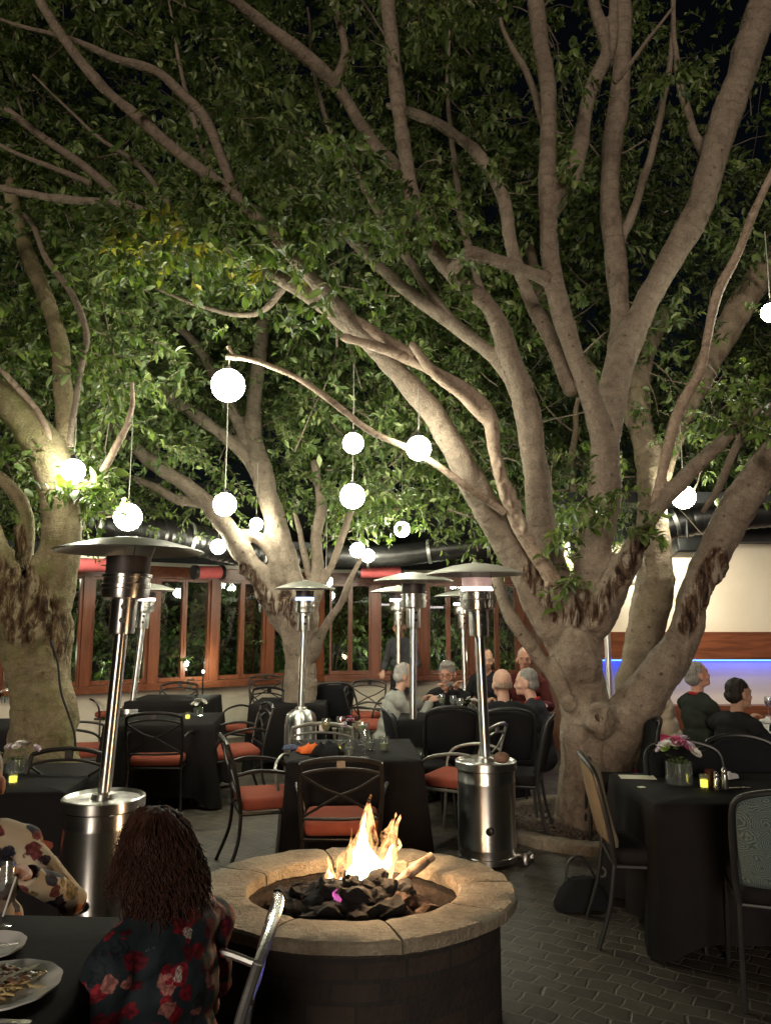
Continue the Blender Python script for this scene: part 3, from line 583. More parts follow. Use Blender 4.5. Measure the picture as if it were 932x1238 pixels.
# ================================================================ leaves
def leaf_mesh(n_sprays, centres, size, per, hi=True, droop=.35, spread=.17):
    """sprays of leaves round given twig origins; returns verts, faces"""
    C = centres; n = len(C)
    tw = RNG.normal(size=(n, 3)); tw[:, 2] = tw[:, 2] * .6 - .1; tw /= np.linalg.norm(tw, axis=1)[:, None]
    L = RNG.uniform(.18, .42, n)
    k = np.arange(per); u = (k + .5) / per
    P = C[:, None] + tw[:, None] * (L[:, None] * u)[..., None]
    P[..., 2] -= (u ** 2)[None] * L[:, None] * .25
    rad = RNG.normal(size=(n, per, 3)); rad -= (rad * tw[:, None]).sum(-1, keepdims=True) * tw[:, None]; rad /= np.linalg.norm(rad, axis=-1, keepdims=True) + 1e-6
    D = rad + tw[:, None] * RNG.uniform(.3, 1.1, (n, per, 1)); D[..., 2] -= droop * RNG.uniform(.2, 1.6, (n, per)); D /= np.linalg.norm(D, axis=-1, keepdims=True)
    P = P.reshape(-1, 3); D = D.reshape(-1, 3); m = len(P)
    up = RNG.normal(size=(m, 3)) * .55 + np.array([0, 0, 1.0]); S = np.cross(D, up); S /= np.linalg.norm(S, axis=1)[:, None] + 1e-6; Nn = np.cross(S, D)
    ln = size * np.clip(RNG.lognormal(0, .26, m), .45, 1.5) * np.repeat(RNG.uniform(.75, 1.2, n), per); wd = ln * RNG.uniform(.40, .54, m); cv = RNG.uniform(-.05, .22, m)
    pt = lambda a, b, c: P + D * (ln * a)[:, None] + S * (wd * b)[:, None] + Nn * (ln * c)[:, None]
    if hi:
        v = [pt(0, 0, 0), pt(.3, -.46, .10), pt(.32, 0, 0), pt(.3, .46, .10), pt(.68, -.40, .07 - .0), pt(.68, 0, -.03), pt(.68, .40, .07), pt(1, 0, -.12)]
        v[4] -= Nn * (cv * ln * .5)[:, None]; v[5] -= Nn * (cv * ln * .5)[:, None]; v[6] -= Nn * (cv * ln * .5)[:, None]; v[7] -= Nn * (cv * ln)[:, None]
        V = np.stack(v, 1).reshape(-1, 3); b = (np.arange(m) * 8)[:, None]
        T3 = np.concatenate([b + np.array(x) for x in ((0, 2, 1), (0, 3, 2), (4, 5, 7), (5, 6, 7))]); T4 = np.concatenate([b + np.array(x) for x in ((1, 2, 5, 4), (2, 3, 6, 5))])
    else:
        v = [pt(0, 0, 0), pt(.45, -.48, .08), pt(.45, .48, .08), pt(1, 0, -.08), pt(.48, 0, -.02)]
        V = np.stack(v, 1).reshape(-1, 3); b = (np.arange(m) * 5)[:, None]
        T3 = np.concatenate([b + np.array(x) for x in ((0, 4, 1), (0, 2, 4), (1, 4, 3), (4, 2, 3))]); T4 = np.zeros((0, 4), int)
    # twigs, three sided
    e = C + tw * L[:, None]; e[:, 2] -= L * .25
    a1 = np.cross(tw, [0.3, .5, .8]); a1 /= np.linalg.norm(a1, axis=1)[:, None]; a2 = np.cross(tw, a1); r = .0035
    mid = C + tw * (L * .5)[:, None]; mid[:, 2] -= L * .0625
    tv = np.stack([C + a1 * r, C - a1 * r * .5 + a2 * r, C - a1 * r * .5 - a2 * r, mid + a1 * r * .8, mid - a1 * r * .4 + a2 * r * .8, mid - a1 * r * .4 - a2 * r * .8, e], 1).reshape(-1, 3)
    b = (np.arange(n) * 7)[:, None] + len(V)
    Q = np.concatenate([b + np.array(x) for x in ((0, 1, 4, 3), (1, 2, 5, 4), (2, 0, 3, 5))]); Tt = np.concatenate([b + np.array(x) for x in ((3, 4, 6), (4, 5, 6), (5, 3, 6))])
    V = np.concatenate([V, tv]); return V, T3, T4, Tt, Q, m
def build_crown(root, o, centres, size, per, hi, mats, name='crown', yellow=None):
    V, T3, T4, Tt, Q, m = leaf_mesh(len(centres), centres - np.array(o), size, per, hi)
    nt3, nt4 = len(T3), len(T4)
    F3 = np.concatenate([T3, Tt]); F4 = np.concatenate([T4, Q]) if len(T4) else Q
    loops = np.concatenate([F3.ravel(), F4.ravel()]).astype(np.int32)
    nf = len(F3) + len(F4); start = np.concatenate([np.arange(len(F3)) * 3, len(F3) * 3 + np.arange(len(F4)) * 4]).astype(np.int32)
    me = bpy.data.meshes.new(name); me.vertices.add(len(V)); me.vertices.foreach_set('co', V.astype(np.float32).ravel())
    me.loops.add(len(loops)); me.loops.foreach_set('vertex_index', loops); me.polygons.add(nf); me.polygons.foreach_set('loop_start', start)
    mi = np.zeros(nf, np.int32); mi[nt3:nt3 + len(Tt)] = 1; mi[len(F3) + nt4:] = 1
    if yellow is not None:              # leaves that have turned yellow, a spray here and there
        yl = np.repeat(yellow, per); mi[:nt3] = np.where(np.tile(yl, nt3 // m), 2, 0); 
        if nt4: mi[len(F3):len(F3) + nt4] = np.where(np.tile(yl, nt4 // m), 2, 0)
    me.polygons.foreach_set('material_index', mi); me.polygons.foreach_set('use_smooth', np.ones(nf, bool)); me.update(calc_edges=True); me.validate()
    return link(name, me, mats, root)
def sample(n, box, depth, keep, thr=0.0, sc=.9, clump=.28, per_clump=9, seed=0):
    """twig origins: clumps scattered through a volume of the canopy"""
    out = []; tries = 0
    while len(out) < n and tries < n * 40:
        tries += 1
        px = random.uniform(box[0], box[2]); py = random.uniform(box[1], box[3]); Y = depth[0] + (depth[1] - depth[0]) * random.random() ** .8
        if not keep(px, py, Y): continue
        p = W(px, py, Y)
        if noise.noise(p * sc + Vector((seed, 0, 0))) < thr: continue
        for _ in range(per_clump): out.append((p.x + random.gauss(0, clump), p.y + random.gauss(0, clump), p.z + random.gauss(0, clump * .75)))
    return np.array(out[:n])
# image outline of the main limbs: nothing may hang in front of them except where sprays do so in the place
SEG = []
for nm, mt, pts in main_limbs + left_limbs + mid_limbs:
    for a, b in zip(pts[:-1], pts[1:]): SEG.append((a, b))
def proj(p):
    d = p - np.array(CAM); z = d @ np.array(FW); return CX + F * d[:, 0] / z, CY - F * (d @ np.array(UP)) / z, p[:, 1]
def clear_limbs(C, front=(), pad=9, limbs=None):
    px, py, Y = proj(C); ok = np.ones(len(C), bool)
    for a, b in (limbs or SEG):
        ax, ay, bx_, by_ = a[0], a[1], b[0], b[1]; L2 = (bx_ - ax) ** 2 + (by_ - ay) ** 2 + 1e-6
        u = np.clip(((px - ax) * (bx_ - ax) + (py - ay) * (by_ - ay)) / L2, 0, 1)
        d = np.hypot(px - ax - u * (bx_ - ax), py - ay - u * (by_ - ay)); rr = a[2] + u * (b[2] - a[2]); yy = a[3] + u * (b[3] - a[3])
        ok &= ~((d < rr + pad) & (Y < yy + .25))
    for (fx, fy, fr, prob) in front:
        inb = np.hypot(px - fx, py - fy) < fr; ok |= inb & (RNG.random(len(C)) < prob)
    return C[ok]
Z1 = lambda px, py, Y: True
def low_main(px, py, Y):
    lim = 610 if px < 800 else 585
    if 560 < px < 760: lim = 660
    if px > 640 and py < 400 and random.random() < .62: return False
    return py < lim + 25 * math.sin(px * .03)
fronts = [(220, 285, 60, .45), (360, 250, 70, .35), (500, 270, 45, .5), (330, 300, 40, .3), (60, 60, 80, .25), (180, 150, 40, .2), (150, 470, 40, .6), (110, 600, 26, .7), (400, 180, 50, .2), (590, 200, 30, .3)]
c1 = sample(5900, (330, -260, 1120, 690), (7.4, 11), low_main, .02, .75, .30, 9, 1)
c2 = sample(2000, (-190, -280, 620, 345), (5.0, 7.2), lambda px, py, Y: py < 345 - .04 * abs(px - 350) and (px < 430 or py < 330), .03, 1.0, .24, 9, 5)
c2b = sample(2300, (-190, -280, 640, 420), (6.6, 9.0), Z1, -.1, .8, .28, 9, 25)
c2c = []
for (px, py, r, Y, n) in [(165, 285, 42, 5.35, 46), (240, 270, 50, 5.4, 70), (360, 250, 60, 5.8, 80), (505, 265, 40, 6.0, 52), (330, 310, 45, 5.8, 40), (560, 322, 26, 6.0, 10), (700, 70, 26, 5.9, 10), (690, 215, 14, 6.0, 5), (825, 90, 22, 6.2, 14), (600, 205, 16, 6.6, 8), (690, 700, 14, 6.3, 9), (722, 608, 26, 6.1, 13), (690, 640, 18, 6.3, 8), (760, 640, 14, 6.2, 6), (104, 592, 13, 5.6, 20), (910, 500, 30, 5.9, 26)]:
    for _ in range(int(n * .85)):
        p = W(px + random.gauss(0, r * .5), py + random.gauss(0, r * .42), Y + random.gauss(0, .12)); c2c.append(tuple(p))
c2c = np.array(c2c)
c3 = sample(3400, (110, 330, 640, 640), (8.2, 11.4), lambda px, py, Y: py < 640 - .12 * abs(px - 380) and not (225 < px < 330 and py > 520 and Y > 9.3), -.08, .9, .26, 9, 9)
c4 = sample(2600, (-260, 190, 250, 640), (5.4, 8.6), lambda px, py, Y: py < 600 or px < 20, -.02, .9, .25, 9, 13)
c5 = sample(3000, (600, 150, 1130, 640), (8.2, 11.5), lambda px, py, Y: py < 600 and (py > 420 or random.random() < .45), -.02, .8, .28, 9, 17)
c6 = sample(1200, (-250, 330, 700, 600), (11.5, 14.5), Z1, -.05, .6, .4, 9, 31)
cm = np.concatenate([clear_limbs(c1), clear_limbs(c2, fronts), clear_limbs(c2b, fronts)])
yell = np.concatenate([np.zeros(len(cm), bool), np.zeros(len(c2c), bool)])
call = np.concatenate([cm, c2c]); qx, qy, qY = proj(call)
yell = (np.hypot((qx - 190) / 60, (qy - 290) / 38) < 1) & (qY < 6) & (RNG.random(len(call)) < .36)
yell |= (np.hypot((qx - 360) / 60, (qy - 320) / 20) < 1) & (qY < 6.4) & (RNG.random(len(call)) < .2)
build_crown(mtree, mo, call, .079, 15, True, [M['leaf'], M['bark'], M['leaf_yellow']], yellow=yell)
build_crown(mt_, mo_, clear_limbs(np.concatenate([c3, c6])), .085, 15, False, [M['leaf'], M['bark']])
build_crown(ltree, lo_, clear_limbs(c4, fronts), .075, 15, True, [M['leaf'], M['bark']])
build_crown(bt_, bo_, clear_limbs(c5), .085, 15, False, [M['leaf_dark'], M['bark']])
print('trees', round(time.time() - T0, 1), [len(x) for x in (c1, c2, c2b, c3, c4, c5, c6)])
# long thin shoots that carry the sprays
def shoots(root, o, C, n, seed, rmax=.013):
    rg = random.Random(seed); b = MB(); pool = clear_limbs(C)
    for _ in range(n):
        p = Vector(pool[rg.randrange(len(pool))]); d = Vector((rg.gauss(0, .7), rg.gauss(0, .5), rg.uniform(-.15, .9))).normalized(); L = rg.uniform(.7, 2.1); r0 = rg.uniform(.005, rmax); pts = []
        for i in range(9):
            u = i / 8; pts.append(p - Vector(o) + d * (L * (u - .5)) + Vector((noise.noise(p + Vector((u * 2, 0, 3))), noise.noise(p + Vector((u * 2, 7, 0))), noise.noise(p + Vector((0, u * 2, 9))) + .4 * u * u)) * .28 * L * .6)
        if clear_limbs(np.array([list(q + Vector(o)) for q in pts])).shape[0] < 8: continue
        b.tube(pts, [r0 * (1 - .7 * i / 8) for i in range(9)], 5)
    me = b.mesh('shoots', 60); k = len(me.vertices); fattr(me, 'along', np.arange(k) * .02); fattr(me, 'wound', np.zeros(k)); s = link('shoots', me, M['bark'], root); s['kind'] = 'stuff'
shoots(mtree, mo, np.concatenate([c1, c2, c2b]), 420, 3); shoots(mt_, mo_, c3, 120, 4); shoots(ltree, lo_, c4, 90, 5); shoots(bt_, bo_, c5, 90, 6)
# tree well
c = Vector((mo.x, mo.y, 0))
mb = MB(); mb.lathe([(.86, 0), (.86, .07), (.84, .08), (.74, .08), (.72, .07), (.72, 0)], c, 48); tag(mb.build('tree_well_kerb', M['cap'], smooth=40), kind='structure')
mb = MB(); gmesh = []
for i in range(2600):
    a = random.uniform(0, 2 * math.pi); r = math.sqrt(random.random()) * .72; s = random.uniform(.012, .026)
    b = len(mb.v); p = c + Vector((r * math.cos(a), r * math.sin(a), .025 + random.uniform(0, .02)))
    vs = [p + Vector((random.uniform(.7, 1.2) * s * x, random.uniform(.7, 1.2) * s * y, random.uniform(.5, .9) * s * z)) for x, y, z in ((1, 0, 0), (0, 1, 0), (-1, 0, 0), (0, -1, 0), (0, 0, 1), (0, 0, -1))]
    mb._add(vs, [(0, 1, 4), (1, 2, 4), (2, 3, 4), (3, 0, 4), (1, 0, 5), (2, 1, 5), (3, 2, 5), (0, 3, 5)])
M['gravel'] = simple('gravel', (.12, .095, .075), .9, 0, .5, 60)
tag(mb.build('gravel', M['gravel'], smooth=0), 'brown gravel in the ring round the huge tree', 'gravel', kind='stuff')
# ================================================================ hanging lanterns
def make_globe_mat():
    t = NT('lantern_paper'); v = t.coord(); vo = t.vor(v, 22, 'DISTANCE_TO_EDGE'); c = t.ramp(vo.outputs['Distance'], [(.012, (.013, .0128, .0085)), (.05, (1, .99, .78))])
    e = t.n('ShaderNodeEmission'); t.l(c, e.inputs['Color']); e.inputs['Strength'].default_value = GLOBE; t.l(e.outputs[0], t.out.inputs['Surface']); return t.mat
GLOBE = 78.0
M['globe'] = make_globe_mat()
def lantern(px, py, r, Y, top_py, lab):
    p = W(px, py, Y); z = (p - CAM).dot(FW); rad = r * z / F
    t = thing('hanging_lantern', lab, 'lantern', p, 0, 'round white lanterns hung in the trees')
    MB().ball((0, 0, 0), rad, 20, 14).build('globe_shade', M['globe'], t)
    MB().lathe([(.02, rad - .012), (.03, rad - .004), (.022, rad + .025), (.006, rad + .035)], (0, 0, 0), 12, True, True).build('lamp_cap', M['black'], t)
    h = W(px, top_py, Y).z - p.z
    MB().tube([(0, 0, rad + .03), (.004, 0, (rad + h) * .5), (0, 0, h)], .0042, 6).build('cord', M['pale_cord'], t)
for a in [
 (276, 466, 20, 5.95, 430, 'largest white lantern, hung from the tip of the long bare branch'),
 (89, 569, 14, 5.45, 505, 'white lantern against the green lit trunk of the left tree'),
 (155, 625, 16.5, 6.6, 480, 'white lantern directly above the nearest heater dome'),
 (272, 610, 14, 6.9, 470, 'white lantern on a long cord straight below the largest lantern'),
 (310, 634, 8, 9.0, 560, 'small white lantern against the forked trunk at centre left'),
 (264, 661, 9, 9.2, 590, 'white lantern in front of the silver ribbed duct'),
 (427, 536, 12.5, 7.4, 440, 'upper of the two lanterns hung one above the other at centre'),
 (426, 600, 15, 7.0, 545, 'lower of the two lanterns hung one above the other at centre'),
 (506, 542, 15, 6.1, 470, 'white lantern in front of the sweeping left limb of the huge tree'),
 (486, 640, 9.5, 9.0, 540, 'small white lantern alone above the middle heater'),
 (432, 665, 9, 10.4, 560, 'left one of the close pair of small lanterns near the red awning'),
 (445, 672, 8, 11.0, 580, 'right one of the close pair of small lanterns near the red awning'),
 (826, 601, 14, 7.7, 500, 'white lantern behind the bare limb on the right'),
 (660, 669, 12, 8.9, 560, 'white lantern glowing behind the crotch of the huge tree'),
 (711, 676, 9, 8.9, 590, 'lantern almost hidden behind the central limb of the huge tree'),
 (931, 378, 11, 6.3, 280, 'white lantern cut by the right edge of the picture'),
 (394, 703, 8, 9.6, 600, 'small lantern resting just above the centre left heater dome'),
 (97, 657, 9, 9.0, 560, 'white lantern half hidden behind the nearest heater dome'),
]: lantern(*a)
# ================================================================ fire pit
pc = on(427, 1071, .54); PR = 1.42 / 2; pc = Vector((pc.x, pc.y, 0)); PIN = .462; PSQ = .84
pit = thing('fire_pit', 'round brick fire pit with wide rough stone rim and burning fire', 'fire pit', pc); pit.scale = (1, PSQ, 1)
mb = MB(); mb.lathe([(PR - .07, 0), (PR - .07, .486), (PIN + .03, .486), (PIN + .03, .2)], (0, 0, 0), 72); mb.build('brick_wall', M['pit_brick'], pit)
mb = MB(); mb.lathe([(PIN + .04, .46), (PIN - .03, .30), (PIN - .12, .22), (.002, .20)], (0, 0, 0), 48, False, True); mb.build('fire_bowl', M['ash'], pit)
angs = [8, 58, 104, 152, 196, 243, 287, 331, 368]
for i in range(len(angs) - 1):
    a0, a1 = R(angs[i] + .45), R(angs[i + 1] - .45); n = 16; rings = []
    pr = [(PIN, .485), (PIN + .003, .532), (PIN + .012, .539), (PIN + .09, .541), (PR - .10, .541), (PR - .008, .540), (PR + .002, .531), (PR, .492), (PR - .03, .482)]
    for k in range(n + 1):
        a = a0 + (a1 - a0) * k / n; ring = []
        for r_, z in pr:
            q = Vector((r_ * math.cos(a), r_ * math.sin(a), z)); w_ = .010 * noise.noise(q * 9) + .006 * noise.noise(q * 25)
            e = .006 if k in (0, n) else 0
            ring.append(Vector((q.x * (1 + w_), q.y * (1 + w_), q.z + w_ * .7 - e)))
        rings.append(ring)
    mb = MB(); mb.loft(rings, True, True, True); mb.build('cap_slab', M['cap'], pit, smooth=35)
# lava rocks
rock_me = []
for i in range(9):
    bm = bmesh.new(); bmesh.ops.create_icosphere(bm, subdivisions=3, radius=1)
    for v in bm.verts:
        d = v.co.normalized(); f = 1 + .42 * noise.noise(d * 1.3 + Vector((i * 7, 0, 0))) + .26 * noise.noise(d * 3.1 + Vector((0, i * 5, 0))) + .10 * noise.noise(d * 8 + Vector((0, 0, i)))
        v.co = Vector((d.x * f * (.9 + .35 * (i % 3)), d.y * f, d.z * f * .8))
    me = bpy.data.meshes.new('lava_rock'); bm.to_mesh(me); bm.free(); me.shade_smooth(); me.set_sharp_from_angle(angle=R(30)); me.materials.append(M['lava_tan'] if i >= 6 else M['lava']); rock_me.append(me)
rr = random.Random(11); placed = []
for i in range(84):
    for tr in range(60):
        a = rr.uniform(0, 6.283); r_ = math.sqrt(rr.random()) * (PIN - .09); s = rr.uniform(.042, .085)
        x, y = r_ * math.cos(a), r_ * math.sin(a)
        z = .28 + .25 * max(0, 1 - (r_ / PIN) ** 1.6) * (1 if i > 30 else .35) + s * .4
        if all((x - p[0]) ** 2 + (y - p[1]) ** 2 + (z - p[2]) ** 2 > (s + p[3]) ** 2 * .42 for p in placed): break
    placed.append((x, y, z, s)); tan = (x > .13 and y > -.2 and rr.random() < .55)
    o = bpy.data.objects.new('lava_rock', rock_me[rr.randrange(6, 9) if tan else rr.randrange(6)]); COL.objects.link(o)
    o.location = pc + Vector((x, y * PSQ, z)); o.rotation_euler = (rr.uniform(-.6, .6), rr.uniform(-.6, .6), rr.uniform(0, 6.28)); o.scale = (s,) * 3
    tag(o, 'scorched tan rock at the right of the heap in the fire pit' if tan else 'black lava rock heaped in the bowl of the fire pit', 'rock', 'lava rocks heaped in the fire pit')
# pale logs beside the flame
def log(p, q, r, lab):
    t = MB(); pts = crom([p, Vector(p).lerp(Vector(q), .5) + Vector((0, 0, .012)), q], 5); t.tube([Vector(x) for x in pts], [r * (1 + .2 * noise.noise(Vector(x) * 20)) * (.75 + .25 * math.sin(i / len(pts) * 3.14)) for i, x in enumerate(pts)], 9)
    o = t.build('ceramic_log', M['bare_wood'], None, pc); tag(o, lab, 'log')
log((.12, .02, .47), (.36, .22, .60), .026, 'pale stick-like log leaning out of the pit right of the flame')
log((-.30, .10, .45), (-.10, -.12, .47), .040, 'charred log lying left of the flame')
# flame: white hot core and orange tongues
def make_flame(name, c0, c1, st, gain):
    t = NT(name); v = t.coord(scale=(1, 1, .55)); n = t.noise(v, 16, 6, .68, 1.1); sep = t.n('ShaderNodeSeparateXYZ'); t.l(t.coord(), sep.inputs[0])
    e = t.n('ShaderNodeEmission'); t.l(t.ramp(n, [(.3, c0), (.7, c1)]), e.inputs['Color']); e.inputs['Strength'].default_value = st
    tr = t.n('ShaderNodeBsdfTransparent'); mx = t.n('ShaderNodeMixShader')
    t.l(t.math('ADD', t.math('MULTIPLY', t.math('SUBTRACT', n, .5), 2.2), gain, True), mx.inputs[0]); t.l(tr.outputs[0], mx.inputs[1]); t.l(e.outputs[0], mx.inputs[2]); t.l(mx.outputs[0], t.out.inputs['Surface']); return t.mat
M['flame_core'] = make_flame('flame_core', (1, .72, .36), (1, .86, .6), 8, 1.0)
M['flame_tongue'] = make_flame('flame_tongue', (1, .30, .06), (1, .62, .26), 2.4, .16)
fl = thing('flame', 'bright white and orange flame leaping from the fire pit', 'fire', pc + Vector((-.03, .05, .40))); fl.scale = (.82, .95, 1.25)
def tongue(name, m, base, h, r, lean, seed, flat=.6):
    rings = []; n = 18
    for i in range(n + 1):
        u = i / n; k = r * (math.sin(math.pi * min(1, (u * .80 + .2))) ** .8) * (1 - u ** 3) + .001
        c = Vector(base) + Vector((lean[0] * u ** 1.6 + .05 * u * noise.noise(Vector((seed, u * 4, 0))), lean[1] * u + .03 * u * noise.noise(Vector((seed, u * 4, 5))), h * u)); ring = []
        for j in range(14):
            a = 6.2832 * j / 14; f = 1 + .75 * noise.noise(Vector((seed + 1.9 * math.cos(a), 1.3 * math.sin(a), u * 5.0)))
            ring.append(c + Vector((k * f * math.cos(a), k * f * math.sin(a) * flat, .02 * noise.noise(Vector((a, u, seed))))))
        rings.append(ring)
    mb = MB(); mb.loft(rings, True, True, True); mb.build(name, m, fl, smooth=80)
for b_, h_, r_, l_, s_ in [((.085, 0, -.02), .36, .088, (.03, 0), 1.7), ((.05, .02, -.02), .24, .092, (.0, 0), 4.2), ((.13, .0, -.02), .25, .062, (.12, .02), 8.2), ((-.085, .0, .0), .15, .055, (-.02, 0), 9.9), ((.02, -.02, -.06), .17, .10, (.01, 0), 5.9)]: tongue('flame_core', M['flame_core'], b_, h_, r_, l_, s_)
for b_, h_, r_, l_, s_ in [((.085, .0, -.02), .44, .098, (.045, 0), 2.2), ((.14, .01, 0), .33, .07, (.16, .02), 6.1), ((-.09, .0, -.01), .20, .065, (-.02, 0), 3.3), ((.02, .03, 0), .28, .095, (.0, 0), 7.7), ((.23, .0, .12), .13, .022, (.05, 0), 12.1), ((.20, .0, .22), .12, .02, (.07, 0), 13.1)]: tongue('flame_tongue', M['flame_tongue'], b_, h_, r_, l_, s_)
l = bpy.data.lights.new('fire_light', 'POINT'); l.energy = 30; l.color = (1, .62, .32); l.shadow_soft_size = .11; lo = bpy.data.objects.new('fire_light', l); COL.objects.link(lo); lo.location = pc + Vector((.09, .08, .68))
M['flame_violet'] = make_flame('flame_violet', (.45, .05, .30), (.9, .2, .55), 1.1, .30)
for b_, h_, r_, l_, s_ in [((-.05, -.24, .06), .085, .024, (.012, 0), 31.0), ((.045, -.32, .02), .04, .03, (.01, 0), 33.0)]: tongue('violet_flame', M['flame_violet'], b_, h_, r_, l_, s_)
# ================================================================ patio heaters
def make_glow(name, col, st):
    t = NT(name); v = t.coord(); sep = t.n('ShaderNodeSeparateXYZ'); t.l(v, sep.inputs[0]); n = t.noise(v, 30, 3)
    e = t.n('ShaderNodeEmission'); e.inputs['Color'].default_value = (*col, 1); e.inputs['Strength'].default_value = st
    p = t.bsdf(t.ramp(n, [(.35, (.30, .24, .22)), (.65, (.42, .36, .34))]), .45, .4); ad = t.n('ShaderNodeAddShader'); t.l(p.outputs[0], ad.inputs[0]); t.l(e.outputs[0], ad.inputs[1]); t.l(ad.outputs[0], t.out.inputs['Surface']); return t.mat
M['glow_pink'] = make_glow('hot_emitter', (1, .62, .55), .22); M['glow_ring'] = emit('burner_glow', (1, .80, .74), 4.5); M['glow_blue'] = emit('burner_blue_glow', (.45, .62, 1), 2.4)
def heater(lab, px, py, z, top, tank_top, tank_r, dome_r, style, lit=None, tilt=0.0, dome='dome', ball=False, pole=None, lo=0.0):
    """px, py: pixel of the tank top centre; z: optical depth"""
    g = gp(px, z, tank_top); t = thing('patio_heater', lab, 'patio heater', (g.x, g.y, 0), 0, 'steel patio heaters'); t.rotation_euler = (0, 0, random.uniform(-.5, .5))
    Rt = Matrix.Rotation(-t.rotation_euler.z, 3, 'Z'); lean = Rt @ Vector((tilt, 0, 0))
    up = lambda r_, h: Vector((lean.x * max(0, h - tank_top), lean.y * max(0, h - tank_top), h))
    TM = Matrix(((1, 0, lean.x), (0, 1, lean.y), (0, 0, 1)))
    def lz(prof, name, m, par=t, n=40, c0=False, c1=False): 
        b = MB(); b.lathe([(r_, z_ - tank_top) for r_, z_ in prof], (0, 0, tank_top), n, c0, c1, TM); return b.build(name, m, par, smooth=40)
    b = MB()
    if style == 'flat':
        b.lathe([(tank_r * 1.02, .012), (tank_r * 1.03, .05), (tank_r, .055), (tank_r, .10), (tank_r * 1.012, .105), (tank_r * 1.012, .115), (tank_r, .12), (tank_r, tank_top - .15), (tank_r * 1.012, tank_top - .145), (tank_r * 1.012, tank_top - .13), (tank_r, tank_top - .125), (tank_r, tank_top - .06)], (0, 0, 0), 48, True)
        b.build('tank_cover', M['steel'], t)
        MB().lathe([(tank_r * 1.0, tank_top - .055), (tank_r * 1.07, tank_top - .05), (tank_r * 1.07, tank_top), (tank_r * 1.03, tank_top + .006), (tank_r * .95, tank_top - .012), (.03, tank_top - .006)], (0, 0, 0), 48, False, True).build('tank_lid', M['steel'], t)
    else:
        b.lathe([(tank_r * 1.03, .012), (tank_r * 1.03, .06), (tank_r, .065), (tank_r, .30), (tank_r * 1.01, .31), (tank_r, .32), (tank_r, tank_top - .14), (tank_r * .97, tank_top - .09), (tank_r * .86, tank_top - .045), (tank_r * .6, tank_top - .012), (.04, tank_top)], (0, 0, 0), 48, True, True)
        b.build('tank_cover', M['steel'], t)
        b = MB()
        for k in range(12):
            a = k * math.pi / 6; b.tube([Vector((tank_r * 1.005 * math.cos(a), tank_r * 1.005 * math.sin(a), zz)) for zz in (.07, tank_top - .15)], .006, 6)
        b.build('tank_rib', M['steel_dull'], t)
    for k in range(1):
        MB().lathe([(.026, 0), (.026, .03), (.018, .035)], Rt @ Vector((0, -tank_r - .0, .25)), 14, True, True, Vector((Rt @ Vector((-.5, -1, 0)))).to_track_quat('Z', 'Y').to_matrix()).build('door_knob', M['black'], t)
    pr = .036
    hb = top - .46                                       # underside of the valve housing
    lz([(pr, tank_top - .01), (pr, hb + .01)], 'pole', M['steel']); lz([(pr * 1.9, tank_top - .008), (pr * 1.7, tank_top + .02), (pr * 1.03, tank_top + .028)], 'pole_collar', M['steel_dull'], n=24)
    b = MB(); b.lathe([(pr * 1.9, hb - tank_top), (pr * 2.0, hb + .01 - tank_top), (pr * 2.0, hb + .19 - tank_top), (pr * 2.6, hb + .20 - tank_top)], (0, 0, tank_top), 28, True, False, TM); vo = b.build('valve_housing', M['steel'], t)
    for dz in (.075, .15): 
        c = up(0, hb + dz) + Rt @ Vector((.02, -pr * 2.0, 0)); MB().lathe([(.016, 0), (.014, .018)], c, 12, True, True, (Rt @ Vector((.2, -1, 0))).to_track_quat('Z', 'Y').to_matrix()).build('control_knob', M['black'], vo)
    z0 = hb + .20
    br = .125 * (dome_r / .40)
    lz([(.06, z0 - .01), (br * .98, z0), (br * 1.02, z0 + .02), (br * 1.02, z0 + .05), (br * 1.06, z0 + .055), (br * 1.06, z0 + .075), (br * .98, z0 + .08), (br * .98, z0 + .11), (br * 1.05, z0 + .115), (br * 1.05, z0 + .13), (br * .9, z0 + .135)], 'burner_ring', M['steel'], n=44)
    eh = top - .028 * dome_r / .4
    lz([(br * .90, z0 + .13), (br * .93, z0 + .15), (br * .95, eh)], 'emitter_screen', M['glow_pink'] if lit == 'pink' else M['mesh_dark'], n=36)
    if lit: lz([(br * .99, z0 + .1305), (br * 1.0, z0 + .150), (br * .955, z0 + .165)], 'burner_glow', M['glow_blue'] if lit == 'blue' else M['glow_ring'], n=36)
    if lit == 'pink':
        b = MB()
        for k in range(18):
            a = k * 2 * math.pi / 18; q = Vector((br * 1.10 * math.cos(a), br * 1.10 * math.sin(a), 0)); b.tube([up(0, z0 + .01) + q * .9, up(0, z0 + .03) + q, up(0, z0 + .13) + q], .004, 5)
        for zz in (.07, .13): b.tube([up(0, z0 + zz) + Vector((br * 1.10 * math.cos(a), br * 1.10 * math.sin(a), 0)) for a in [i * math.pi / 12 for i in range(24)]], .005, 5, closed=True)
        b.build('burner_guard', M['steel_dull'], t)
    pf = [(dome_r, top - .002), (dome_r * .995, top + .004), (dome_r * .8, top + .030), (dome_r * .5, top + .062), (dome_r * .22, top + .08), (.03, top + .085), (.028, top + .092)]
    lz(pf + [], 'dome_reflector', M[dome], n=56, c1=True)
    lz([(dome_r * .995, top - .003), (dome_r * .8, top + .024), (dome_r * .5, top + .055), (.02, top + .075)], 'dome_underside', M['steel_dull'], n=56)
    b = MB()
    for k in range(4):
        a = k * math.pi / 2 + .4; q = Vector((math.cos(a), math.sin(a), 0)); b.tube([up(0, eh) + q * br * .93, up(0, top + .045) + q * br * 1.1], .005, 5)
    b.build('dome_bracket', M['steel_dull'], t)
    return t, Rt
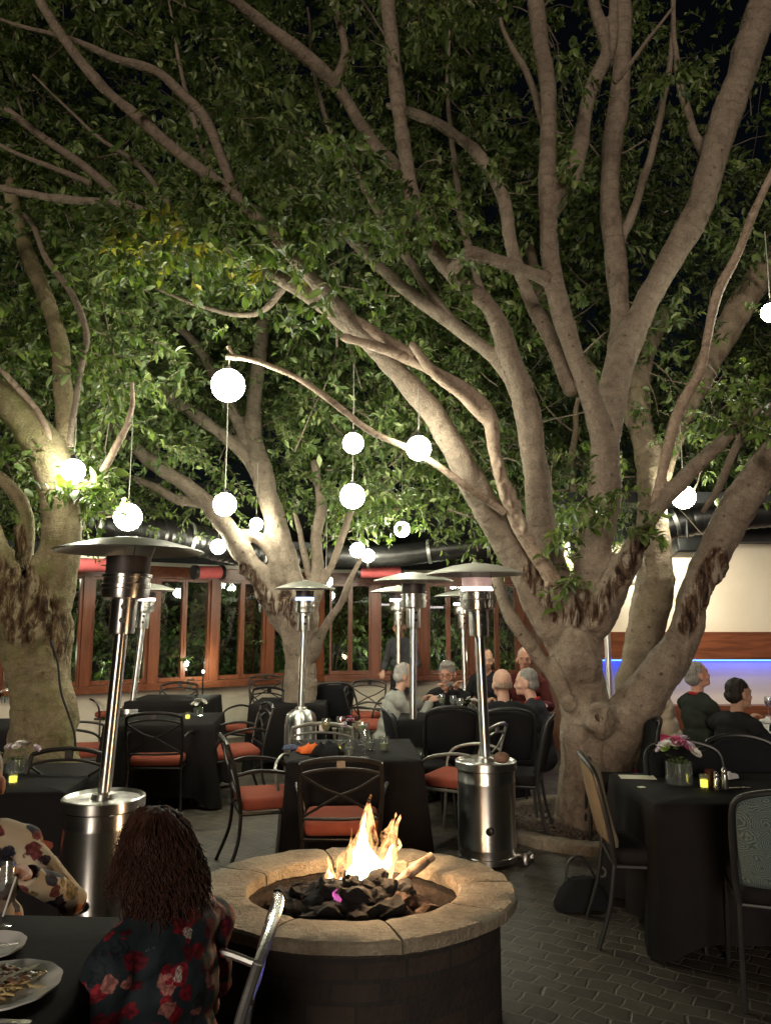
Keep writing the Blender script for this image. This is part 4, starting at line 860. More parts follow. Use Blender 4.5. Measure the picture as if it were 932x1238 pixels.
h1, _ = heater('nearest patio heater, at the left with the widest dome', 126, 962, 4.20, 2.085, .745, .205, .415, 'flat', None, .060, 'dome_dark')
h2, Rt2 = heater('patio heater with pink glowing burner behind the fire pit', 587, 918, 5.60, 2.04, .69, .207, .375, 'flat', 'pink', -.035)
h3, _ = heater('unlit patio heater with rounded tank standing beside the man in grey', 499, 897, 7.45, 2.085, .51, .21, .40, 'round', None, .01)
h4, _ = heater('patio heater with blue burner before the slender forked tree', 364, 857, 8.35, 2.045, .745, .172, .335, 'round', 'blue', .02)
h5, _ = heater('distant lit patio heater standing in front of the waiter', 482, 838, 10.6, 2.09, .72, .2, .40, 'round', 'white', .0, 'dome_pale')
h6, _ = heater('distant patio heater whose thin pole rises right of the bearded man', 562, 835, 10.9, 2.04, .72, .2, .40, 'round', 'white', -.02, 'dome_pale')
h7, _ = heater('patio heater with pale dome by the left windows behind the nearest one', 160, 856, 9.2, 2.06, .66, .2, .36, 'flat', 'white', .085, 'dome_pale')
h8, _ = heater('patio heater post seen through the fork of the huge tree', 737, 842, 8.6, 2.1, .75, .2, .38, 'flat', None, .0)
# castor lying out beside the pink heater and a round stone on its lid
b = MB(); b.lathe([(.012, -.016), (.036, -.016), (.04, 0), (.036, .016), (.012, .016)], (.25, -.12, .041), 20, True, True, Matrix.Rotation(R(80), 3, 'Y')); b.lathe([(.012, -.014), (.03, -.014), (.034, 0), (.03, .014), (.012, .014)], (.31, -.02, .036), 20, True, True, Matrix.Rotation(R(60), 3, 'Y')); b.tube([(.19, -.06, .05), (.25, -.09, .06), (.31, -.03, .05)], .014, 8)
g2 = h2.location; wo = b.build('castor_wheel', M['steel_dull'], h2); wo.rotation_euler.z = -h2.rotation_euler.z
tag(MB().ball((0, 0, 0), (.06, .045, .04), 14, 9).build('pebble', simple('brown_pebble', (.16, .09, .06), .6), None, (g2.x + .1, g2.y - .1, .725)), 'brown round pebble lying on the lid of the pink heater', 'stone')
# ================================================================ chairs
def iron_chair(mi='iron'):
    t = thing('iron_chair', 'x', 'chair'); m = M[mi]
    MB().rbox((0, .01, .465), (.46, .45, .085), .036).build('seat_cushion', M['cushion'], t)
    MB().tube([(.23 * sx, sy, .41) for sx, sy in ((-1, -.22), (1, -.22), (1, .22), (-1, .22))], .012, 8, closed=True).build('seat_frame', m, t)
    for s in (-1, 1):
        MB().tube([Vector(p) for p in crom([(.225 * s, .215, .42), (.235 * s, .225, .22), (.25 * s, .25, 0)], 4)], .0125, 8).build('leg', m, t)
        MB().tube([Vector(p) for p in crom([(.225 * s, -.215, .42), (.235 * s, -.235, .22), (.255 * s, -.32, 0)], 4)], .0125, 8).build('leg', m, t)
    b = MB()
    for s in (-1, 1): b.tube([Vector(p) for p in crom([(.225 * s, -.215, .40), (.238 * s, -.235, .55), (.245 * s, -.27, .72), (.235 * s, -.315, .865)], 4)], .013, 8)
    b.tube([Vector(p) for p in crom([(-.235, -.315, .862), (-.13, -.33, .888), (0, -.335, .897), (.13, -.33, .888), (.235, -.315, .862)], 4)], .0145, 8)
    b.tube([Vector(p) for p in crom([(-.243, -.292, .800), (-.13, -.305, .825), (0, -.31, .834), (.13, -.305, .825), (.243, -.292, .800)], 4)], .009, 8)
    b.tube([(-.236, -.232, .535), (0, -.24, .53), (.236, -.232, .535)], .010, 8); b.box((0, -.322, .866), (.05, .015, .05))
    b.build('back_frame', m, t)
    b = MB()
    for s in (-1, 1): b.tube([Vector(p) for p in crom([(-.236 * s, -.292, .795), (-.10 * s, -.285, .715), (0, -.27, .675), (.10 * s, -.255, .62), (.236 * s, -.236, .54)], 4)], .0085, 6, flat=(0, 1, 0))
    b.build('cross_brace', m, t)
    for s in (-1, 1):
        MB().tube([Vector(p) for p in crom([(.242 * s, -.26, .665), (.27 * s, -.12, .695), (.285 * s, .06, .675), (.278 * s, .17, .63), (.255 * s, .215, .54), (.232 * s, .20, .42)], 5)], .0125, 8).build('armrest', m, t)
    return t
def banquet_chair(mf, seat='cloth_black'):
    t = thing('banquet_chair', 'x', 'chair'); m = M['black']
    MB().rbox((0, .02, .455), (.44, .44, .085), .034).build('seat', M[seat], t)
    b = MB(); rings = []
    for i in range(15):
        u = i / 14; z = .50 + .42 * u; hw = .205 + .02 * math.sin(u * 2.2) - (.10 * max(0, (u - .82) / .18) ** 2.2); y = -.215 - .09 * u - .012 * math.sin(u * 3); th = .026 * (1 if .04 < u < .96 else .55)
        rings.append([Vector((x * hw, y + s * th + .03 * (abs(x) ** 2) * 1.0, z)) for x, s in [(-1, 0), (-.94, -1), (-.5, -1.1), (0, -1.15), (.5, -1.1), (.94, -1), (1, 0), (.94, 1), (.5, 1.1), (0, 1.15), (-.5, 1.1), (-.94, 1)]])
    b.loft(rings, True, True, True); b.build('backrest', M[mf], t, smooth=70)
    b = MB(); pts = []
    for s in (-1, 1): pts.append([(.215 * s, -.20, .42), (.228 * s, -.215, .55), (.236 * s, -.262, .78), (.215 * s, -.292, .89)])
    fr = crom([Vector(p) for p in pts[0]] + [Vector((-.11, -.325, .935)), Vector((0, -.335, .945)), Vector((.11, -.325, .935))] + [Vector(p) for p in reversed(pts[1])], 4); b.tube([Vector(p) for p in fr], .0145, 8)
    b.build('back_frame', m, t)
    MB().tube([(.215 * sx, sy, .41) for sx, sy in ((-1, -.20), (1, -.20), (1, .22), (-1, .22))], .012, 6, closed=True).build('seat_frame', m, t)
    for s in (-1, 1):
        MB().tube([(.212 * s, .215, .42), (.225 * s, .24, 0)], .0125, 8).build('leg', m, t)
        MB().tube([Vector(p) for p in crom([(.214 * s, -.20, .42), (.222 * s, -.235, .2), (.23 * s, -.30, 0)], 4)], .0125, 8).build('leg', m, t)
    return t
def make_teal():
    t = NT('leaf_upholstery'); v = t.coord(); wv = t.n('ShaderNodeTexWave', wave_type='RINGS', rings_direction='SPHERICAL'); vo = t.vor(v, 13)
    sub = t.n('ShaderNodeVectorMath', operation='SUBTRACT'); t.l(v, sub.inputs[0]); t.l(vo.outputs['Position'], sub.inputs[1]); t.l(sub.outputs[0], wv.inputs['Vector']); wv.inputs['Scale'].default_value = 40; wv.inputs['Distortion'].default_value = 7; wv.inputs['Detail'].default_value = 2
    c = t.ramp(wv.outputs['Fac'], [(.3, (.035, .06, .064)), (.65, (.105, .135, .13))]); t.bsdf(c, .9); return t.mat
M['teal'] = make_teal(); M['tan'] = make_fabric('tan_upholstery', (.15, .12, .08)); M['black_fabric'] = make_fabric('black_upholstery', (.012, .012, .013))
IC, ICP, ICS = iron_chair('iron'), iron_chair('iron_pale'), iron_chair('silver'); BB, BT, BTA = banquet_chair('black_fabric'), banquet_chair('teal'), banquet_chair('tan')
USED = set()
def chair(proto, px, py, h, rz, lab, grp, off=0.0):
    p = on(px, py, h); rz = R(rz)
    loc = Vector((p.x, p.y, 0)) - Matrix.Rotation(rz, 3, 'Z') @ Vector((0, off, 0))
    if proto.name not in USED:
        USED.add(proto.name); proto.location = loc; proto.rotation_euler = (0, 0, rz); proto['label'] = lab; proto['group'] = grp; return proto
    return copy_tree(proto, loc, rz, lab, grp)
G1 = 'iron chairs with terracotta cushions'; G2 = 'upholstered banquet chairs'
for pr, px, py, h, rz, lab, off in [
 (IC, 413, 985, .50, 2, 'iron X-back chair with terracotta cushion directly behind the fire pit', 0),
 (IC, 324, 957, .50, -72, 'iron chair turned sideways left of the cluttered front table', 0),
 (IC, 194, 911, .50, 4, 'iron X-back chair in front of the black table with white roses', 0),
 (IC, 283, 903, .50, 112, 'iron chair at the right end of the black table with white roses', 0),
 (IC, 304, 876, .50, 150, 'iron chair with red cushion behind the right end of the rose table', 0),
 (IC, 102, 902, .50, -80, 'iron chair with curved arms right of the green lit trunk', 0),
 (IC, 84, 909, .88, 176, 'iron chair whose dark top rail shows over the front left table', -.32),
 (IC, 120, 858, .50, -110, 'iron chair by the plinth under the leftmost big window', 0),
 (IC, 218, 826, .89, 178, 'iron chair behind the back left table with peach flowers', -.32),
 (IC, 326, 852, .50, 200, 'iron chair by the plinth left of the slender forked tree', 0),
 (IC, 436, 862, .50, 160, 'iron chair with crossed back near the plinth right of the forked tree', 0),
 (IC, 452, 872, .50, -100, 'iron chair with red seat just left of the man in grey', 0),
 (ICP, 390, 876, .89, 178, 'worn pale iron chair at the far side of the cluttered front table', -.33),
 (ICP, 602, 884, .845, 62, 'worn pale iron chair with terracotta seat behind the pink heater', -.33),
]: chair(pr, px, py, h, rz, lab, G1, off)
chair(ICS, 318, 1150, .80, 92, 'silver framed chair on which the woman in red flowers sits', 'silver framed chairs', -.30)
for pr, px, py, h, rz, lab, off in [
 (BTA, 702, 913, .94, -97, 'tan backed banquet chair at the left end of the right table', -.33),
 (BT, 954, 1010, .75, -16, 'teal leaf patterned banquet chair at the right edge of the picture', -.27),
 (BB, 822, 897, .94, 176, 'black rounded banquet chair behind the flower vase on the right table', -.33),
 (BB, 890, 890, .94, 174, 'black banquet chair between the right table and the young man', -.33),
 (BB, 546, 872, .82, 3, 'black banquet chair back just left of the pink heater pole', -.32),
 (BB, 614, 875, .82, -2, 'black banquet chair on which the bald man sits', -.32),
 (BB, 668, 880, .84, 75, 'black banquet chair on which the man in a dark suit sits', -.32),
 (BB, 404, 826, .94, 12, 'black banquet chair near the plinth right of the forked trunk', -.32),
 (BB, 468, 878, .80, -80, 'black banquet chair on which the man in grey sits', -.3),
 (BB, 792, 882, .86, 80, 'black banquet chair on which the girl in beige sits', -.3),
]: chair(pr, px, py, h, rz, lab, G2, off)
for p in (IC, ICP, ICS, BB, BT, BTA): assert p.name in USED
# ================================================================ tables
def drape(w, d, h, drop, corner, seed, folds=.022):
    """square cloth over a table: flat top, soft edge, hanging folds, longer corners"""
    n = 30; per = []
    hx, hy, cr = w / 2, d / 2, .02
    for (sx, sy, ex, ey) in ((-1, -1, 1, 0), (1, -1, 0, 1), (1, 1, -1, 0), (-1, 1, 0, -1)):
        for k in range(n):
            u = k / n; x, y = sx * hx + ex * 2 * hx * u, sy * hy + ey * 2 * hy * u; e = min(u, 1 - u) * (2 * hx if ex else 2 * hy)
            nx, ny = (0, -1 if sy < 0 else 1) if ex else (1 if sx > 0 else -1, 0)
            cw = math.exp(-(e / .11) ** 2); 
            if cw > .02:
                dx, dy = (sx if u < .5 else sx + 2 * ex), (sy if u < .5 else sy + 2 * ey); q = Vector((nx, ny)) * (1 - cw * .55) + Vector((dx, dy)).normalized() * cw * .55; nx, ny = q.normalized()
            per.append((x, y, nx, ny, cw, u, e))
    rings = [[Vector((x * .5, y * .5, h)) for x, y, *_ in per], [Vector((x - nx * .012, y - ny * .012, h + .0)) for x, y, nx, ny, *_ in per]]
    steps = 12
    for i in range(steps + 1):
        t_ = i / steps; ring = []
        for j, (x, y, nx, ny, cw, u, e) in enumerate(per):
            dl = drop + cw * corner; z = h - .012 - dl * t_
            f = folds * t_ * (noise.noise(Vector((x * 7 + seed, y * 7, t_ * .6))) * 1.3 + .5) + cw * .075 * t_ + .006
            side = .5 * folds * t_ * noise.noise(Vector((x * 9, y * 9 + seed, 3)))
            ring.append(Vector((x + nx * f - ny * side, y + ny * f + nx * side, max(.012, z))))
        rings.append(ring)
    b = MB(); b.loft(rings, True, True, False); return b
def table(px, py, z, w, d, lab, h=.75, drop=.62, corner=.10, rz=0, seed=1, cloth='cloth_black', folds=.045):
    p = gp(px, z, h); t = thing('dining_table', lab, 'table', (p.x, p.y, 0), R(rz), 'tables under long cloths')
    drape(w, d, h, drop, corner, seed, folds).build('tablecloth', M[cloth], t, smooth=60)
    MB().rbox((0, 0, h - .022), (w - .03, d - .03, .03), .01).build('tabletop', M['wood_h'], t)
    MB().tube([(0, 0, .03), (0, 0, h - .04)], .04, 12).build('pedestal', M['black'], t); b = MB(); b.tube([(-.25, 0, .022), (.25, 0, .022)], .02, 8); b.tube([(0, -.25, .024), (0, .25, .024)], .02, 8); b.build('foot_bar', M['black'], t)
    return t
tb1 = table(428, 905, 5.72, .92, .98, 'cluttered black clothed table behind the fire pit', rz=3, seed=2, drop=.66)
tb2 = table(203, 868, 7.50, .98, .92, 'black clothed table with white roses left of centre', rz=5, seed=5)
tb3 = table(212, 838, 9.5, .95, .9, 'black clothed table with peach flowers by the left windows', seed=8)
tb4 = table(14, 952, 4.72, .92, .90, 'black clothed table behind the man in floral shirt', rz=4, seed=11)
tb5 = table(-18, 1190, 2.08, .62, .86, 'black clothed table with dinner plates in the near left corner', rz=-3, seed=14, drop=.6)
tb6 = table(882, 948, 4.42, 1.14, .82, 'black clothed table with pink flowers on the right', rz=0, seed=17, corner=.10, drop=.66)
tb7 = table(552, 868, 7.85, 1.15, .95, 'black clothed table where the group of men dine', rz=-4, seed=20)
tb8 = table(352, 848, 9.15, .84, .85, 'black clothed table before the slender forked tree', rz=0, seed=23)
tb9 = table(-16, 862, 7.1, .85, .85, 'black clothed table left of the green lit trunk', rz=10, seed=26)
tb10 = table(965, 868, 6.9, .8, .8, 'white clothed table at the right edge before the young man', rz=0, seed=29, cloth='white_cloth')
print('furniture', round(time.time() - T0, 1))
# ================================================================ things on the tables
def flowers(name, lab, px, py, h, cols, size=.10, vase='glass', seed=1, n=16, wide=1.0):
    p = on(px, py, h); rg = random.Random(seed); t = thing(name, lab, 'flower vase', p)
    k = size / .10; vr = .045 * k * wide; vh = .075 * k
    MB().lathe([(.002, .004), (vr, .004), (vr, vh), (vr - .004, vh), (vr - .004, .010), (.002, .010)], (0, 0, 0), 20).build('vase', M[vase], t)
    b = MB()
    for i in range(14):
        a = rg.uniform(0, 6.28); b.tube([(rg.uniform(-.3, .3) * vr, rg.uniform(-.3, .3) * vr, .012), (vr * .7 * math.cos(a), vr * .7 * math.sin(a), vh * 1.1)], .0022 * k, 5)
    for i in range(10):
        a = rg.uniform(0, 6.28); c = Vector((vr * 1.3 * math.cos(a), vr * 1.3 * math.sin(a), vh * 1.15 + rg.uniform(0, .04) * k)); d = Vector((math.cos(a), math.sin(a), .4)) * .035 * k; s = Vector((-math.sin(a), math.cos(a), 0)) * .011 * k
        b._add([c, c + d * .5 + s, c + d, c + d * .5 - s], [(0, 1, 2, 3)])
    b.build('greenery', M['leaf'], t, smooth=60)
    for i in range(n):
        a = rg.uniform(0, 6.28); rr_ = math.sqrt(rg.random()) * .062 * k * wide; c = Vector((rr_ * math.cos(a), rr_ * math.sin(a), vh + (.03 + .045 * (1 - rr_ / (.07 * k * wide)) + rg.uniform(0, .015)) * k)); m = cols[i % len(cols)]; b = MB()
        ax = (c - Vector((0, 0, vh * .6))).normalized(); u = ax.orthogonal().normalized(); v = ax.cross(u); R0 = .021 * k * rg.uniform(.8, 1.25)
        for ring, (rad, tilt, cnt) in enumerate(((1, .2, 7), (.75, .55, 6), (.45, 1.0, 5))):
            for j in range(cnt):
                th = 6.283 * j / cnt + ring * .5; dr = (u * math.cos(th) + v * math.sin(th)); sd = ax.cross(dr); q = dr * R0 * rad + ax * R0 * rad * tilt; wd = sd * R0 * .42 * (rad + .2)
                b._add([c, c + q * .6 + wd, c + q + wd * .55 + ax * R0 * .1, c + q - wd * .55 + ax * R0 * .1, c + q * .6 - wd], [(0, 1, 2, 3, 4)])
        b.ball(c + ax * R0 * .3, R0 * .25, 8, 5); b.build('bloom', m, t, smooth=60)
    return t
P = {k: simple('petal_' + k, c, .6, 0, .12, 40) for k, c in (('white', (.75, .72, .66)), ('pink', (.62, .14, .26)), ('magenta', (.36, .04, .13)), ('peach', (.65, .32, .2)), ('lilac', (.62, .50, .60)), ('red', (.40, .03, .05)), ('lime', (.35, .5, .12)))}
flowers('flower_vase', 'square vase of pink and white flowers on the right table', 821, 948, .75, [P['pink'], P['white'], P['lilac'], P['white'], P['magenta'], P['lilac'], P['lime']], .17, n=24, seed=3)
flowers('flower_vase', 'small vase of white roses on the table left of centre', 240, 866, .75, [P['white']], .11, seed=4, n=9)
flowers('flower_vase', 'small vase of peach flowers on the table by the left windows', 229, 836, .75, [P['peach'], P['white'], P['peach']], .11, seed=5, n=9)
flowers('flower_vase', 'vase of white orchids on the front left table', 24, 934, .75, [P['white'], P['lilac'], P['white']], .12, seed=6, n=12, wide=1.5)
flowers('flower_vase', 'little vase with a red bloom on the table before the forked tree', 352, 846, .75, [P['red'], P['red'], P['lilac']], .11, seed=7, n=7)
flowers('flower_vase', 'vase of dark red and white flowers on the cluttered table', 422, 897, .75, [P['magenta'], P['white'], P['magenta'], P['lilac']], .12, seed=8, n=10)
flowers('flower_vase', 'small vase of white flowers on the table left of the green lit trunk', 6, 850, .75, [P['white'], P['peach']], .10, seed=9, n=8)
flowers('flower_vase', 'small vase of white flowers on the table of dining men', 570, 861, .75, [P['white']], .10, seed=10, n=8)
M['candle'] = emit('candle_glow', (.95, .78, .10), 1.7)
def votive(lab, px, py, h=.75, r=.026, hh=.07):
    p = on(px, py, h); t = thing('votive_candle', lab, 'candle', p, 0, 'glowing votive candles')
    MB().lathe([(.002, .003), (r, .003), (r * 1.08, hh), (r * .98, hh), (r * .9, .01), (.002, .01)], (0, 0, 0), 18).build('votive_glass', M['glass'], t)
    MB().lathe([(.002, .012), (r * .82, .012), (r * .85, hh * .62), (.002, hh * .62)], (0, 0, 0), 14).build('candle_light', M['candle'], t)
votive('glowing votive between the glasses of the cluttered table', 408, 911); votive('glowing votive beside the white roses', 227, 870); votive('glowing votive beside the orchids on the front left table', 16, 948); votive('glowing votive on the table of dining men', 566, 870, .75, .03, .075); votive('glowing votive beside the pink flowers on the right table', 851, 954, .75, .024, .08)
def glass(lab, px, py, kind, h=.75, liquid=None, s=1.0):
    p = on(px, py, h); t = thing('wine_glass' if kind in ('wine', 'margarita') else 'tumbler', lab, 'glass', p, 0, 'drinking glasses', s)
    if kind == 'wine': pf = [(.034, .0), (.034, .004), (.005, .010), (.0045, .085), (.02, .095), (.037, .13), (.036, .185), (.034, .19), (.032, .185), (.033, .13), (.018, .10), (.002, .094)]
    elif kind == 'margarita': pf = [(.036, .0), (.036, .004), (.005, .01), (.0045, .08), (.02, .09), (.028, .115), (.058, .135), (.062, .165), (.059, .165), (.055, .138), (.025, .118), (.002, .094)]
    else: pf = [(.03, 0), (.034, .05), (.037, .105), (.034, .105), (.031, .05), (.027, .012), (.002, .010)]
    MB().lathe(pf, (0, 0, 0), 20, True, True).build('glass_bowl', M['glass'], t)
    if liquid: MB().lathe([(.002, .013), (.026, .013), (.03, .055), (.002, .055)] if kind == 'tumbler' else [(.002, .098), (.019, .103), (.032, .13), (.032, .15), (.002, .15)], (0, 0, 0), 16, True, True).build('drink', liquid, t)
    return t
LQ = simple('pale_drink', (.55, .42, .14), .2); LW = simple('water_drink', (.3, .32, .3), .1); LR = simple('red_wine', (.12, .01, .02), .15); LG = simple('lime_drink', (.42, .46, .22), .2)
for a in [('tall wine glass with pale drink at the back of the cluttered table', 394, 899, 'wine', .75, LQ), ('margarita glass at the back right of the cluttered table', 437, 901, 'margarita', .75, LG), ('wine glass in the middle front of the cluttered table', 441, 916, 'wine', .75, None), ('water tumbler right of the votive on the cluttered table', 423, 913, 'tumbler', .75, LW), ('tumbler of lime drink at the right of the cluttered table', 464, 908, 'tumbler', .75, LG), ('water tumbler between the margarita and the lime drink', 447, 907, 'tumbler', .75, LW), ('empty wine glass behind the dark red flowers', 412, 896, 'wine', .75, None),
 ('water glass in front of the bearded man', 548, 864, 'wine', .75, LW), ('tumbler beside the hands of the man in grey', 531, 868, 'tumbler', .75, LW), ('tall water glass beside the votive of dining men', 556, 868, 'wine', .75, None), ('white drink glass before the man in grey', 534, 862, 'wine', .75, LG),
 ('wine glass on the white table at the right edge', 929, 866, 'wine', .75, LR), ('clear wine glass in the near left corner', 0, 1122, 'wine', .75, None)]: glass(*a)
def napkin(lab, px, py, m, w, d, hgt, rz, seed):
    p = on(px, py, .75); b = MB(); n = 10; rings = []
    for i in range(n + 1):
        ring = []
        for j in range(n + 1):
            u, v = i / n - .5, j / n - .5; q = Vector((u * 5 + seed, v * 5, 1)); e = 1 - (2 * max(abs(u), abs(v))) ** 3
            ring.append(Vector((u * w * (1 + .2 * noise.noise(q)), v * d * (1 + .2 * noise.noise(q + Vector((5, 5, 5)))), .006 + e * hgt * (.65 + .8 * noise.noise(q * 1.2)))))
        rings.append(ring)
    b.loft(rings, False); o = b.build('napkin', m, None, p, 80); o.rotation_euler.z = rz; tag(o, lab, 'napkin'); sm = o.modifiers.new('s', 'SOLIDIFY'); sm.thickness = .004; return o
napkin('crumpled orange napkin on the cluttered table', 374, 910, M['orange_cloth'], .15, .14, .065, .4, 1); napkin('crumpled black napkin beside the orange one', 396, 913, M['black_fabric'], .22, .17, .09, -.2, 3); napkin('folded blue grey napkin at the left of the cluttered table', 352, 906, make_fabric('blue_grey_napkin', (.07, .08, .13)), .12, .10, .03, .1, 5)
napkin('rolled pale napkin behind the shaker on the right table', 882, 942, M['white_cloth'], .10, .06, .04, .5, 7); napkin('dark napkin heap before the bearded man', 540, 871, M['black_fabric'], .22, .16, .07, .3, 9)
napkin('white napkin on the white table at the right edge', 931, 874, M['white_cloth'], .18, .12, .05, .2, 11)
def card(lab, px, py, w, d, rz, m='paper', h=.75, th=.003):
    p = on(px, py, h); o = MB().rbox((0, 0, th / 2 + .001), (w, d, th), .001).build('menu_card' if w > .06 else 'place_card', M[m], None, p, 40); o.rotation_euler.z = rz; tag(o, lab, 'card')
card('cream paper card at the left of the right table', 770, 940, .21, .11, R(-8)); card('tiny cream card in front of the paper card', 775, 952, .04, .03, .3); card('small white card on the front edge of the cluttered table', 413, 916, .06, .05, .2)
def shaker(lab, px, py, m, s=1.0):
    p = on(px, py, .75); t = thing('shaker', lab, 'shaker', p, 0, None, s)
    MB().lathe([(.016, 0), (.017, .005), (.013, .03), (.015, .06), (.012, .068)], (0, 0, 0), 16, True).build('shaker_body', m, t); MB().lathe([(.0125, .068), (.014, .072), (.013, .085), (.006, .094), (.002, .096)], (0, 0, 0), 16, False, True).build('shaker_cap', M['silver'], t)
shaker('glass salt shaker beside the votive on the right table', 866, 955, M['silver'], 1.05); shaker('taller silver pepper shaker on the right table', 876, 954, M['silver'], 1.25)
tag(MB().lathe([(.03, 0), (.03, .09), (.026, .09), (.026, .004)], (0, 0, 0), 18).build('tumbler', simple('amber_glass', (.09, .03, .02), .1), None, on(858, 950, .75)), 'dark amber tumbler behind the salt shaker', 'glass')
def cutlery(name, lab, p, q, m='silver', blade=True):
    b = MB(); p, q = Vector(p), Vector(q); d = (q - p); n = 8; side = Vector((-d.y, d.x, 0)).normalized(); rings = []
    for i in range(n + 1):
        u = i / n; c = p + d * u; wv = .006 + (.004 * math.sin((u - .55) / .45 * 3.1) if (blade and u > .55) else .003 * (1 - u)); wv = max(.002, wv)
        rings.append([c + side * wv, c + side * wv + Vector((0, 0, .003)), c - side * wv + Vector((0, 0, .003)), c - side * wv])
    b.loft(rings, True, True, True); tag(b.build(name, M[m], None), lab, 'cutlery')
cutlery('knife', 'steel knife lying behind the shakers on the right table', on(878, 953, .753), on(907, 952, .753))
# dinner plates in the near left corner
def plate(lab, px, py, r, food=True):
    p = on(px, py, .752); t = thing('dinner_plate', lab, 'plate', p, 0, 'white dinner plates'); b = MB()
    n = 56; prof = [(.002, .004), (r * .62, .004), (r * .68, .010), (r * .97, .020), (r, .022), (r * .985, .016), (r * .66, .002), (r * .55, .0)]; rings = []
    for rad, z in prof: rings.append([Vector((rad * (1 + (.012 * math.cos(12 * a) if rad > r * .8 else 0)) * math.cos(a), rad * (1 + (.012 * math.cos(12 * a) if rad > r * .8 else 0)) * math.sin(a), z)) for a in [6.2832 * k / n for k in range(n)]])
    b.loft(rings, True, True, True); b.build('plate_dish', M['ceramic'], t)
    if food:
        rg = random.Random(4); b = MB()
        for k in range(46):
            a0 = rg.uniform(0, 6.28); c = Vector((rg.gauss(0, r * .22), rg.gauss(0, r * .18), .012 + rg.random() * .015)); pts = [c + Vector((math.cos(a0 + .5 * i) * .022 * i * .5, math.sin(a0 + .5 * i) * .02 * i * .5, .004 * math.sin(i))) for i in range(6)]; b.tube(pts, .0028, 5)
        b.build('noodles', simple('noodles', (.55, .42, .2), .5), t)
        b = MB()
        for k in range(26):
            c = Vector((rg.gauss(0, r * .25), rg.gauss(.01, r * .2), .028 + rg.random() * .012)); b.ball(c, (rg.uniform(.008, .016), rg.uniform(.006, .012), .006), 7, 5, Matrix.Rotation(rg.uniform(0, 3), 3, 'Z'))
        b.build('mushrooms', simple('mushrooms', (.17, .09, .05), .5, 0, .4, 40), t)
    return p
pl = plate('white dinner plate with noodles and mushrooms', 2, 1200, .145); plate('empty white side plate behind the noodle plate', -16, 1152, .105, False)
cutlery('fork', 'fork resting on the rim of the noodle plate', on(0, 1186, .79), on(47, 1167, .80)); cutlery('knife', 'knife lying across the rim right of the noodle plate', on(38, 1176, .775), on(72, 1175, .755)); cutlery('spoon', 'spoon on the empty side plate', on(-10, 1148, .78), on(22, 1141, .765)); cutlery('knife', 'knife at the bottom edge of the near left table', on(-4, 1235, .755), on(38, 1237, .755))
tag(MB().tube([(0, 0, 0), Vector(on(20, 1060, .96)) - Vector(on(4, 1108, .86))], .003, 6).build('drinking_straw', M['ceramic'], None, on(4, 1108, .86)), 'white straw in the clear wine glass at the left edge', 'straw')
# black bag leaning on the tan chair and cable on the left trunk
bp = on(703, 1098, 0); bag = thing('black_bag', 'black bag on the floor under the tan backed chair', 'bag', (bp.x, bp.y, 0), R(15))
b = MB(); rings = []
for i in range(9):
    u = i / 8; z = .01 + .16 * u; k = (1 - .55 * u ** 2); rings.append([Vector((.17 * k * (abs(math.cos(a)) ** .6) * (1 if math.cos(a) > 0 else -1), .08 * k * (abs(math.sin(a)) ** .6) * (1 if math.sin(a) > 0 else -1), z + .012 * noise.noise(Vector((a * 2, u * 4, 0))))) for a in [6.2832 * j / 20 for j in range(20)]])
b.loft(rings, True, True, True); b.build('bag_body', M['black_fabric'], bag, smooth=70)
b = MB(); b.tube([Vector(p_) for p_ in crom([(-.10, 0, .16), (-.06, .03, .26), (.03, .03, .28), (.10, 0, .16)], 5)], .008, 6); b.build('bag_strap', M['black'], bag); MB().lathe([(.02, -.004), (.03, -.004), (.03, .004), (.02, .004)], (.13, -.02, .2), 16, False, False, Matrix.Rotation(1.3, 3, 'X')).build('buckle', M['silver'], bag)
pts = [W(62, 775, 5.38), W(70, 800, 5.40), W(74, 835, 5.40), W(82, 860, 5.42), W(90, 885, 5.44), W(92, 905, 5.46)]
o_ = pts[0]; tag(MB().tube([Vector(p_) for p_ in crom([p - o_ for p in pts], 5)], .008, 6).build('power_cable', M['cord'], None, o_), 'black cable running down the green lit trunk', 'cable')
# shrubs and small lamps in the garden behind the windows
def shrub(px, py, Y, s, n, lab, lam=0):
    p = W(px, py, Y); t = thing('garden_shrub', lab, 'shrub', (p.x, p.y, 0), 0, 'shrubs in the garden behind the windows'); rg = random.Random(int(px)); b = MB()
    for k in range(7):
        a = rg.uniform(0, 6.28); b.tube([(0, 0, 0), (.2 * s * math.cos(a), .2 * s * math.sin(a), p.z * .6), (.5 * s * math.cos(a), .5 * s * math.sin(a), p.z * 1.1)], .012, 5)
    st = b.mesh('stem'); fattr(st, 'along', [0] * len(st.vertices)); fattr(st, 'wound', [0] * len(st.vertices)); link('stem', st, M['bark'], t)
    C = np.array([(p.x + rg.gauss(0, .42 * s), p.y + rg.gauss(0, .35 * s), max(.2, p.z + rg.gauss(0, .45 * s))) for _ in range(n)])
    build_crown(t, (p.x, p.y, 0), C, .11, 14, False, [M['leaf'], M['bark']], 'foliage')
